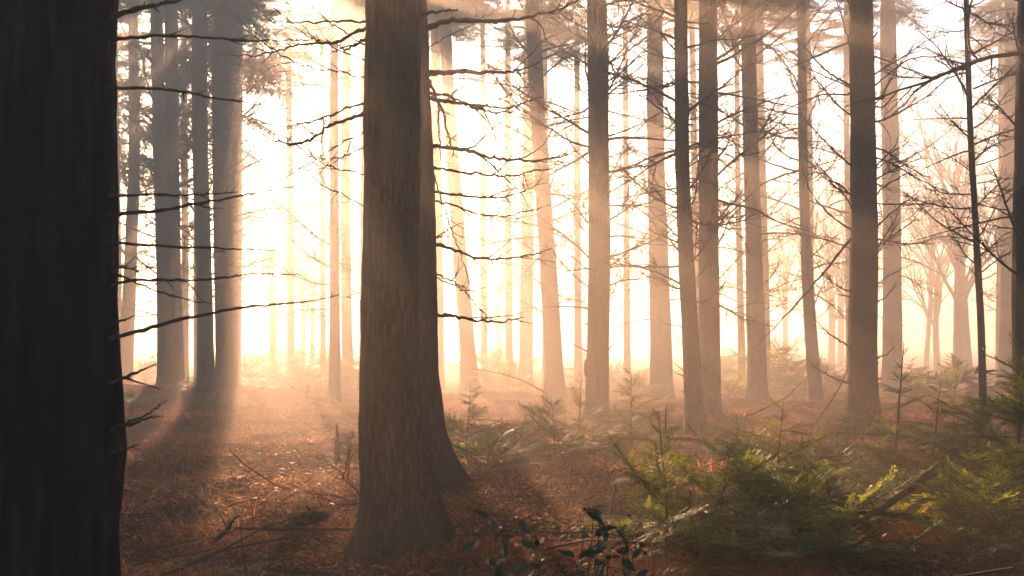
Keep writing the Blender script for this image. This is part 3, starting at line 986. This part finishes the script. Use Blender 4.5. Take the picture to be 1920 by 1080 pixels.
def sapling(label, px, top, d, width=0.5, dens=1.0, seed=0, lean=0.0, group='young hemlocks of the undergrowth', low=0.06, shape=0.8):
    x = (px - 960) / F * d
    zg = float(ground_z(x, d))
    h = CH + (HOR - top) / F * d - zg
    t = empty('young_hemlock', (x, d, zg), label, 'sapling', group)
    r = np.random.default_rng(seed + 1200)
    sm, sp = STEMS[seed % 4]
    ra = r.uniform(0, 6.28)
    part('trunk', sm, t, (0, 0, 0), (0, lean, ra), h)
    n = int((13 + 19 * min(h, 1.4)) * dens)
    shv = r.uniform(0.7, 1.5)
    for k in range(n):
        f = low + (0.97 - low) * (k + r.random()) / n
        i = int(f * 13)
        q = sp[min(i, 13)] * h
        ca, sa = math.cos(ra), math.sin(ra)
        q = np.array([q[0] * ca - q[1] * sa + math.tan(lean) * q[2], q[0] * sa + q[1] * ca, q[2]])
        a = k * 2.399 + r.normal(0, 0.4)
        if r.random() < 0.14:
            continue
        L = width * ((1 - f) ** (shape * shv) + 0.10) * r.uniform(0.5, 1.3)
        part('branch', SPRAY[r.integers(0, 6)], t, q, (r.normal(0, 0.16), r.normal(0.05, 0.13) - 0.2 * f, a), 1.15 * L / 0.8)
    return t


for k, a in enumerate([
        ('young hemlock with a slim feathery leader right beside the central pair', 878, 722, 11.6, 0.5, 1.1),
        ('low bushy young hemlock at the foot of the feathery one by the central pair', 915, 806, 10.9, 0.7, 1.1),
        ('sunlit pale green young hemlock before the leaning hazy trunk', 1040, 745, 13.2, 0.65, 1.4),
        ('thin sunlit young hemlock just left of the torn bark trunk', 1085, 690, 15.0, 0.6, 1.0),
        ('sunlit young hemlock with drooping leader just right of the torn bark trunk', 1186, 690, 14.0, 0.6, 1.0),
        ('broad low sunlit hemlock at the foot of the torn bark trunk', 1110, 800, 13.5, 0.9, 1.2),
        ('dark young hemlock with a bare red tipped leader, front centre right', 1248, 768, 7.2, 0.78, 1.0),
        ('bushy green young hemlock right beside the red tipped one', 1345, 822, 7.7, 0.7, 1.3),
        ('green young hemlock with a tall curving leader right of the bushy front ones', 1458, 750, 8.6, 0.8, 1.2),
        ('low spreading hemlock between the curving leader one and the thick dark trunk', 1530, 832, 8.2, 0.75, 1.2),
        ('low dark hemlock mound at the front, below the curving leader one', 1420, 955, 6.8, 0.8, 1.5),
        ('low dark hemlock in front of the broken slanting branch', 1570, 950, 7.0, 0.7, 1.3),
        ('tall dark conical hemlock right beside the thick dark trunk', 1677, 640, 10.2, 0.55, 1.4),
        ('pale sunlit hemlock right of the conical dark one', 1742, 716, 9.8, 0.7, 1.2),
        ('thin hemlock with a straight bare stem right of the pale sunlit one', 1838, 745, 9.0, 0.7, 1.0),
        ('tall hemlock with wide flat boughs at the right edge of the picture', 1898, 640, 8.2, 1.0, 1.3),
        ('dense green hemlock low at the right edge, under the wide flat boughs', 1885, 800, 7.5, 0.8, 1.4),
        ('hemlock behind the upper end of the broken slanting branch', 1800, 815, 8.4, 0.85, 1.3),
        ('small sunlit hemlock behind the lower end of the broken slanting branch', 1690, 840, 9.4, 0.6, 1.1),
        ('low hemlock hugging the foot of the thick dark trunk', 1590, 775, 13.0, 0.75, 1.2),
        ('low hemlock between the red tipped one and the bushy green one', 1295, 890, 7.4, 0.6, 1.2),
        ('low hemlock just behind the dark front mound', 1480, 890, 7.6, 0.75, 1.3),
        ('low sunlit hemlock behind the bushy green one', 1390, 800, 10.5, 0.8, 1.2),
        ('low sunlit hemlock just left of the thick dark trunk foot', 1560, 800, 11.0, 0.7, 1.2),
        ('low dark hemlock under the lower end of the broken slanting branch', 1660, 980, 7.2, 0.6, 1.2),
        ('dark bushy hemlock below the dense green right edge one', 1850, 905, 7.2, 0.75, 1.4),
        ('leafy hemlock between the pale sunlit one and the thin straight stemmed one', 1780, 770, 9.4, 0.75, 1.3),
        ('tall hemlock half cut off by the right edge, behind the wide flat boughs', 1925, 610, 10.2, 0.9, 1.3),
        ('low sunlit hemlock between the feathery one and the leaning hazy trunk', 975, 800, 13.6, 0.7, 1.1),
        ('dark low hemlock in the shade beside the near black trunk', 247, 730, 21.0, 0.9, 1.0),
        ('dark low hemlock between the twin trunks and the straight dark one', 352, 705, 24.0, 0.9, 1.0),
        ('small shaded hemlock at the foot of the straight dark trunk', 400, 745, 22.0, 0.7, 0.9),
        ('tiny hazy hemlock low in the brightest glow', 490, 712, 27.0, 0.6, 0.8),
        ('hazy hemlock mound low between the pale leaning trunk and the hazy one', 945, 700, 30.0, 1.3, 1.0),
        ('hazy rounded hemlock between the hazy straight trunk and the slim leaning one', 1462, 640, 32.0, 1.8, 1.4),
        ('hazy hemlock behind the slim trunk leaning left', 1545, 690, 30.0, 1.4, 1.1),
        ('hazy hemlock right of the pale trunk, middle distance', 1710, 672, 26.0, 1.2, 1.2),
        ('hazy hemlock thicket below the upswept bare tree', 1790, 672, 24.0, 1.3, 1.2),
        ('hazy low hemlock left of the broad pale fading trunk', 1195, 720, 30.0, 1.2, 0.9),
        ('hazy low hemlock right of the thicker close brown trunk', 1365, 720, 27.0, 1.2, 0.9),
        ('hazy low hemlock left of the slim straight lone trunk', 575, 735, 25.0, 0.9, 0.8),
        ('far pale hemlock mound in the glow right of the half sunlit trunk', 470, 655, 36.0, 1.9, 1.2),
        ('far pale hemlock mound under the two thin bare trees', 560, 668, 38.0, 2.0, 1.1),
        ('far pale hemlock mound left of the thick central trunk', 655, 662, 34.0, 1.7, 1.1),
        ('far pale hemlock mound right of the pale leaning trunk', 925, 655, 36.0, 1.9, 1.2),
        ('far pale hemlock mound behind the torn bark trunk', 1105, 655, 36.0, 1.9, 1.1),
        ('far pale hemlock mound behind the two close brown trunks', 1345, 655, 38.0, 1.9, 1.1),
        ('far hazy hemlock low behind the left twin trunks', 270, 660, 36.0, 1.6, 1.0)]):
    t = sapling(*a, seed=k)
    if 'bare red tipped' in a[0]:
        mt = MB()
        top = max((c.location.z for c in t.children if c.name.startswith('branch')), default=1.0)
        tube(mt, wander((0, 0, top - 0.05), (0.03, 0, 1), 0.17, 5, 0.02, 0, np.random.default_rng(5)), np.linspace(0.0055, 0.003, 5), 5)
        m_tip = leaf_mat('red_shoot', [(0.0, (0.10, 0.02, 0.012)), (1.0, (0.2, 0.035, 0.02))], trans=0.2)
        part('leader', mt.mesh('leader', m_tip), t)


# small dark seedling at the front left
x = (465 - 960) / F * 6.0
zg = float(ground_z(x, 6.0))
t = empty('conifer_seedling', (x, 6.0, zg), 'small dark conifer seedling with bare upright tip, front left', 'seedling')
part('trunk', STEMS[1][0], t, (0, 0, 0), (0, 0, 0.5), (0.7, 0.7, 0.62))
for k in range(9):
    part('branch', SPRAY[k % 6], t, (0, 0, 0.03 + 0.04 * k), (0.1 * (k % 3), 0.0, k * 2.3), 0.36 - 0.02 * k)


# ------------------------------------------------------------------ holly and the fresh leafy plant
def holly_leaf_mesh():
    n = 7
    pts = []
    for s in (1, -1):
        for k in range(2 * n - 1):
            f = k / (2 * n - 2)
            w = 0.5 * math.sin(math.pi * min(1, f * 0.94 + 0.03)) * (1.0 if k % 2 else 0.62)
            pts.append((f, s * w * 0.55, (0.10 if k % 2 else 0.0) + 0.12 * w))
    v = [(f, 0, 0.12 * math.sin(f * 3) - 0.1 * f) for f in np.linspace(0, 1, 2 * n - 1)] + pts
    m = 2 * n - 1
    q = []
    for k in range(m - 1):
        q.append((k, k + 1, m + k + 1, m + k))
        q.append((k + 1, k, 2 * m + k, 2 * m + k + 1))
    mb = MB()
    mb.add(v, quads=q, rnd=0.5)
    return mb.mesh('holly_leaf', M_HOLLY)


HOLLY_LEAF = holly_leaf_mesh()


def holly(label, px, top, d, spread, nst, seed, leaf=0.062):
    x = (px - 960) / F * d
    zg = float(ground_z(x, d))
    h = CH + (HOR - top) / F * d - zg
    t = empty('holly_bush', (x, d, zg), label, 'bush', 'dark holly bushes in front')
    r = np.random.default_rng(seed)
    for s in range(nst):
        a = s * 2.399
        hh = h * r.uniform(0.72, 1.0)
        p = wander((0, 0, -0.05), (math.cos(a) * spread * r.uniform(0.2, 0.9), 0.4 * math.sin(a) * spread, 1), hh * 1.16, 12, 0.07, 0.05, r)
        mb = MB()
        tube(mb, p, np.linspace(0.008, 0.002, 12), 5)
        st = part('stem', mb.mesh('stem', M_TWIG), t)
        for k in range(18):
            i = 5 + int(7 * (k / 18))
            b = k * 2.4 + r.random()
            part('leaf', HOLLY_LEAF, st, p[min(i, 11)] + r.normal(0, 0.012, 3), (r.normal(0, 0.6), r.normal(-0.2, 0.5), b), leaf * r.uniform(0.7, 1.2))


holly('dark glossy holly bush in front of the brambles, bottom centre', 1075, 985, 4.6, 0.9, 14, 61, 0.08)
holly('small dark holly sprig at the bottom edge right of the central trunk', 915, 1030, 4.8, 0.5, 3, 62)


def lance_leaf():
    f = np.linspace(0, 1, 7)
    w = 0.13 * np.sin(np.pi * f ** 0.8)
    v = np.concatenate([np.stack([f, -w, 0.25 * f - 0.35 * f * f + 0.03 * np.abs(w) * 5], 1), np.stack([f, 0 * w, 0.25 * f - 0.35 * f * f], 1),
                        np.stack([f, w, 0.25 * f - 0.35 * f * f + 0.03 * np.abs(w) * 5], 1)])
    q = []
    for k in range(6):
        q += [(k, k + 1, 8 + k, 7 + k), (7 + k, 8 + k, 15 + k, 14 + k)]
    mb = MB()
    mb.add(v, quads=q, rnd=0.5)
    return mb.mesh('lance_leaf', M_FRESH)


LANCE = lance_leaf()
x = (1868 - 960) / F * 7.1
zg = float(ground_z(x, 7.1))
t = empty('leafy_plant', (x, 7.1, zg), 'small bright green leafy plant in the bottom right corner', 'plant')
r_ = np.random.default_rng(77)
mb_ = MB()
tube(mb_, wander((0, 0, -0.03), (0, 0, 1), 0.17, 5, 0.05, 0, r_), np.linspace(0.006, 0.003, 5), 5)
part('stem', mb_.mesh('stem', M_TWIG), t)
for k in range(16):
    part('leaf', LANCE, t, (0, 0, 0.05 + 0.006 * k), (r_.normal(0, 0.2), -0.9 + 0.9 * (1 - k / 16) + r_.normal(0, 0.1), k * 2.4), r_.uniform(0.09, 0.15))


# ------------------------------------------------------------------ fallen wood, snag, dead twig bush, brambles
def log(name, label, cat, pts, r, sides=10, twigs=0, mat=None, seed=0, group=None, tl=(0.15, 0.4)):
    """pts: (px, py, distance); a crooked, tapering piece of wood"""
    P = np.array([px_to(a, b, d) for a, b, d in pts])
    n = 44
    p = smooth_path(P, n)
    rr = np.random.default_rng(seed + 2000)
    base = p[len(p) // 2].copy()
    rad = np.interp(np.linspace(0, 1, n), np.linspace(0, 1, len(r)), r) * (1 + 0.13 * rr.normal(0, 1, n))
    p = p + rr.normal(0, 0.006, p.shape) * min(1.0, 20 * float(np.mean(rad)))
    mb = MB()
    tube(mb, p - base, rad, sides)
    # broken ends
    for e, q in ((0, p[0]), (n - 1, p[-1])):
        dv = (p[0] - p[1]) if e == 0 else (p[-1] - p[-2])
        dv /= np.linalg.norm(dv)
        for j in range(3):
            o = rr.normal(0, rad[e] * 0.4, 3)
            tube(mb, np.array([q + o - dv * 0.02, q + o + dv * rad[e] * rr.uniform(0.4, 1.3)]) - base, [rad[e] * 0.4, 0.002], 4)
    wood = mb.mesh(name, mat or M_LOG)
    if twigs:
        t = empty(name, base, label, cat, group)
        part('stem', wood, t)
        for j in range(twigs):
            m2 = MB()
            f0 = 0.08 + 0.85 * j / twigs
            twigs_on(m2, (p - base)[int(f0 * n):int(f0 * n) + 4] if int(f0 * n) + 4 <= n else (p - base)[-4:], rad, 1, tl, 1, 0.9, 0.1, 0, rr, 0.6)
            part('twig', m2.mesh('twig', M_TWIG), t)
        return t
    return single(name, wood, label, cat, group=group, loc=base)


log('broken_branch', 'thick broken branch slanting up out of the undergrowth, front right', 'branch',
    [(1600, 985, 7.0), (1650, 955, 7.4), (1700, 920, 7.8), (1750, 882, 8.1), (1788, 846, 8.4)], [0.010, 0.022, 0.029, 0.036, 0.032], twigs=6)
log('fallen_branch', 'long thin fallen branch lying below the broken slanting branch', 'branch',
    [(1600, 962, 7.6), (1660, 963, 7.7), (1720, 970, 7.7), (1800, 985, 7.6), (1900, 985, 7.6)], [0.016, 0.022, 0.022, 0.018, 0.012], twigs=5, seed=2)
log('fallen_stick', 'short pale stick lying on the dark ground, bottom right', 'stick',
    [(1612, 1066, 6.9), (1650, 1058, 6.95), (1690, 1048, 7.0)], [0.012, 0.014, 0.009], seed=3)
log('bark_slab', 'curved dark slab of fallen wood left of the central trunk', 'log',
    [(535, 992, 8.5), (560, 976, 8.5), (585, 970, 8.5), (612, 968, 8.5)], [0.015, 0.05, 0.06, 0.035], seed=4)
log('fallen_branch', 'pale thin branch lying across the ground left of the central trunk', 'branch',
    [(440, 990, 8.3), (520, 993, 8.2), (580, 992, 8.2), (650, 994, 8.1), (690, 985, 8.0)], [0.008, 0.013, 0.013, 0.011, 0.006], twigs=4, seed=5)
log('fallen_stick', 'dark crooked stick rising beside the seedling, front left', 'stick',
    [(405, 1012, 8.0), (425, 995, 8.0), (437, 975, 8.0), (448, 966, 8.0)], [0.018, 0.02, 0.014, 0.005], twigs=3, seed=6)
log('broken_snag', 'thin pointed broken stump standing in the glow left of the central trunk', 'stump',
    [(633, 872, 13.0), (632, 850, 13.0), (632, 825, 13.0), (632, 795, 13.0)], [0.055, 0.04, 0.028, 0.006], seed=7)
log('fallen_log', 'grassy fallen log among the brambles right of the central pair', 'log',
    [(895, 925, 10.2), (960, 912, 10.4), (1020, 908, 10.6), (1080, 900, 10.9)], [0.05, 0.06, 0.06, 0.04], twigs=6, seed=8)
log('fallen_branch', 'arched dark branch lying behind the red tipped hemlock', 'branch',
    [(1255, 822, 12.5), (1290, 822, 12.4), (1320, 830, 12.3), (1345, 850, 12.2)], [0.02, 0.028, 0.025, 0.015], twigs=3, seed=9)
log('leaning_stick', 'long bare stick leaning against the thick dark trunk from the left', 'stick',
    [(1520, 805, 17.2), (1550, 765, 17.3), (1578, 720, 17.4), (1590, 690, 17.5)], [0.012, 0.014, 0.012, 0.006], twigs=4, seed=10)
log('leaning_stick', 'long pale dead stem leaning low right of the two close brown trunks', 'stick',
    [(1355, 800, 17.5), (1420, 772, 18.0), (1475, 745, 18.5), (1515, 705, 19.0)], [0.012, 0.012, 0.01, 0.005], twigs=6, seed=11)
log('fallen_branch', 'curved dead branch hanging out low right of the leaning pale trunk', 'branch',
    [(880, 690, 24), (940, 700, 24), (985, 715, 24), (1025, 738, 24)], [0.008, 0.014, 0.016, 0.02], twigs=7, seed=12, tl=(0.3, 0.9))
log('fallen_branch', 'slanting branch on the ground under the red tipped hemlock', 'branch',
    [(1145, 1028, 7.0), (1185, 1005, 7.1), (1225, 992, 7.2), (1262, 985, 7.3)], [0.01, 0.018, 0.02, 0.012], twigs=4, seed=13)
log('fallen_stick', 'dark stick along the bottom edge left of the central trunk', 'stick',
    [(490, 1066, 7.1), (560, 1072, 7.05), (640, 1078, 7.0)], [0.012, 0.014, 0.008], twigs=3, seed=14)


def twig_bush(name, label, px, d, stems, seed, hgt=0.6, cat='shrub', spread=1.0, arch=0.0, nt=5):
    x = (px - 960) / F * d
    zg = float(ground_z(x, d))
    t = empty(name, (x, d, zg), label, cat)
    r = np.random.default_rng(seed)
    for k in range(stems):
        a = r.uniform(0, 6.28)
        s0 = np.array([math.cos(a) * 0.3 * spread * r.random(), 0.5 * math.sin(a) * spread * r.random(), -0.03])
        d0 = np.array([math.cos(a) * spread, math.sin(a) * spread * 0.7, r.uniform(0.5, 1.6)])
        L = hgt * r.uniform(0.8, 1.8)
        p = wander(s0, d0, L, 14, 0.06, -arch * r.uniform(0.6, 1.3), r)
        zz = ground_z(p[:, 0] + x, p[:, 1] + d) - zg
        p[:, 2] = np.maximum(p[:, 2], zz - 0.02)
        mb = MB()
        rad = np.linspace(0.0045, 0.0012, 14)
        tube(mb, p, rad, 4)
        twigs_on(mb, p, rad, nt, (0.08, 0.28), 0, 0.8, 0.2, 0, r, 0.5)
        part('stem', mb.mesh('stem', M_TWIG), t)
    return t


# the dead twig leaning in front of the central trunk, traced
x, d = px_to(780, 1000, 6.9)[0], 6.9
zg = float(ground_z(x, d))
t = empty('dead_sapling', (x, d, zg), 'dead twiggy sapling leaning left across the foot of the central trunk', 'shrub')
for k, (pp, r0, tw) in enumerate([
        ([(800, 1005), (740, 975), (700, 942), (670, 918), (645, 898), (625, 890)], 0.011, 10),
        ([(645, 898), (640, 882), (612, 870), (603, 855)], 0.005, 5),
        ([(643, 897), (648, 860), (652, 815)], 0.005, 5),
        ([(652, 900), (656, 865), (664, 808)], 0.005, 6),
        ([(690, 940), (640, 950), (600, 930), (570, 902)], 0.006, 8),
        ([(668, 945), (630, 928), (590, 925)], 0.004, 6),
        ([(700, 944), (725, 910), (740, 895)], 0.004, 4)]):
    traced_branch(t, (x, d, zg), pp, d, r0, 0.0015, 0.2, tw, (0.08, 0.25), 1, seed=200 + k, wob=0.006)
for k, (px, d, n, h, lab) in enumerate([
        (960, 9.6, 26, 0.6, 'tangle of arching dead brambles right of the central pair'),
        (1060, 9.0, 24, 0.55, 'tangle of straw brown brambles behind the dark holly'),
        (900, 8.2, 18, 0.5, 'dark brambles at the right foot of the central trunk'),
        (1010, 11.2, 20, 0.6, 'sunlit brambles between the two sunlit hemlocks'),
        (1150, 10.5, 18, 0.5, 'brambles left of the red tipped hemlock'),
        (1390, 15.0, 20, 0.8, 'hazy brambles at the foot of the two close brown trunks'),
        (1650, 8.8, 18, 0.5, 'brambles around the broken slanting branch'),
        (1740, 7.2, 16, 0.35, 'dark brambles at the bottom right in the shade'),
        (470, 9.2, 10, 0.5, 'thin arching bramble at the edge of the dark shadow, left'),
        (770, 6.9, 22, 0.4, 'dead brambles heaped against the foot of the central trunk'),
        (610, 7.6, 16, 0.4, 'low dead brambles left of the central trunk foot'),
        (290, 18.0, 16, 0.7, 'shaded brambles below the twin trunks')]):
    twig_bush('bramble', lab, px, d, n, 300 + k, h, 'bramble', 1.0, 0.14)


# ------------------------------------------------------------------ grass, litter and twigs on the ground
def scatter(n, ymin, ymax, r, margin=1.15):
    y = ymin * (ymax / ymin) ** r.random(n)
    x = (r.random(n) * 2 - 1) * (960 / F) * y * margin
    return x, y


def build_grass(n, seed):
    r = np.random.default_rng(seed)
    x, y = scatter(n, 6.0, 32.0, r)
    m = vnoise(x / 1.3, y / 1.3, 21)
    keep = (m > 0.5) | (r.random(n) < 0.16)
    x, y, m = x[keep], y[keep], m[keep]
    m2 = vnoise(x / 0.45, y / 0.45, 23)
    keep = (m2 > 0.3) | (r.random(len(x)) < 0.3)
    x, y, m, m2 = x[keep], y[keep], m[keep], m2[keep]
    n = len(x)
    z = ground_z(x, y) - 0.01
    L = r.uniform(0.05, 0.30, n) * (0.35 + 1.3 * m * m + 0.3 * m) * (0.4 + 1.3 * m2 * m2)
    a = r.uniform(0, 2 * np.pi, n)
    el = np.clip(r.normal(0.5, 0.4, n), 0.0, 1.45)
    w = r.uniform(0.0016, 0.004, n) * (1 + y / 22.0)
    dx, dy = np.cos(a), np.sin(a)
    sx, sy = -dy, dx
    V = []
    for f in (0, 0.35, 0.7, 1.0):
        e = el * (1 - 0.9 * f)
        hx = L * f * np.cos(e)
        hz = L * f * np.sin(el) * (1 - 0.45 * f)
        ww = w * (1 - 0.85 * f)
        cx, cy, cz = x + dx * hx, y + dy * hx, z + hz
        V.append(np.stack([cx - sx * ww, cy - sy * ww, cz], 1))
        V.append(np.stack([cx + sx * ww, cy + sy * ww, cz], 1))
    v = np.stack(V, 1).reshape(-1, 3)
    b = np.arange(n)[:, None] * 8
    q = np.concatenate([b + np.array([[0, 1, 3, 2]]), b + np.array([[2, 3, 5, 4]]), b + np.array([[4, 5, 7, 6]])])
    rr = np.tile(np.clip(0.55 * r.random(n) + 0.75 * vnoise(x / 0.9, y / 0.9, 25) - 0.15, 0, 1), 3)
    mb = MB()
    mb.add(v, quads=q, rnd=rr)
    single('dead_grass', mb.mesh('dead_grass', M_GRASS), 'matted straw brown dead grass and fern litter over the forest floor', 'grass', 'stuff')


def build_litter(n, seed, mat, name, label, ymin=6.0, ymax=26.0, size=(0.012, 0.032), box=None):
    r = np.random.default_rng(seed)
    if box:
        px = r.uniform(box[0], box[1], n)
        y = r.uniform(box[2], box[3], n)
        x = (px - 960) / F * y
    else:
        x, y = scatter(n, ymin, ymax, r)
    z = ground_z(x, y) + r.uniform(0.005, 0.035, n)
    s = r.uniform(*size, n)
    a = r.uniform(0, 2 * np.pi, n)
    u = np.stack([np.cos(a), np.sin(a), r.normal(0, 0.35, n)], 1)
    u /= np.linalg.norm(u, axis=1)[:, None]
    v2 = np.stack([-np.sin(a), np.cos(a), r.normal(0, 0.45, n)], 1)
    nz = np.cross(u, v2)
    c = np.stack([x, y, z], 1)
    k = s[:, None]
    cup = r.uniform(-0.1, 0.35, n)[:, None]
    pts = [c - u * k, c - u * k * 0.2 + v2 * k * 0.55 + nz * k * cup, c + u * k, c - u * k * 0.2 - v2 * k * 0.55 + nz * k * cup]
    v = np.stack(pts, 1).reshape(-1, 3)
    b = np.arange(n)[:, None] * 4
    t = np.concatenate([b + np.array([[0, 2, 1]]), b + np.array([[0, 3, 2]])])
    mb = MB()
    mb.add(v, tris=t, rnd=np.tile(r.random(n), 2))
    single(name, mb.mesh(name, mat, smooth=False), label, 'leaves', 'stuff')


def build_twig_litter(n, seed):
    r = np.random.default_rng(seed)
    x, y = scatter(n, 6.0, 24.0, r)
    z = ground_z(x, y) + 0.012
    mb = MB()
    for k in range(n):
        a = r.uniform(0, 6.28)
        big = r.random() < 0.1
        L = r.uniform(0.35, 1.1) if big else r.uniform(0.08, 0.5)
        p = wander((x[k], y[k], z[k]), (math.cos(a), math.sin(a), r.normal(0.04, 0.15)), L, 5, 0.12, -0.01, r)
        tube(mb, p, np.linspace(0.0035, 0.0015, 5) * (r.uniform(1.8, 4.0) if big else r.uniform(0.6, 1.8)), 4)
    single('fallen_twigs', mb.mesh('fallen_twigs', M_TWIG), 'small dead twigs strewn over the forest floor', 'twigs', 'stuff')


build_grass(190000, 31)
build_litter(50000, 32, M_LITTER, 'leaf_litter', 'brown fallen leaves covering the forest floor')
build_litter(6000, 37, M_LITTER, 'large_leaf_litter', 'larger curled brown leaves strewn over the forest floor', ymax=16.0, size=(0.03, 0.06))
build_litter(60, 33, M_RED, 'red_leaves', 'glowing red fallen leaves under the red tipped hemlock', box=(1195, 1320, 6.85, 7.4), size=(0.02, 0.04))
build_litter(9000, 35, M_NEEDLE, 'green_undergrowth', 'low green undergrowth leaves on the forest floor at right', box=(960, 2050, 6.6, 15.0), size=(0.01, 0.025))
build_litter(2500, 36, M_NEEDLE, 'moss_leaves', 'sparse green leaves on the forest floor at left', box=(200, 900, 6.8, 16.0), size=(0.01, 0.02))
build_twig_litter(4000, 34)
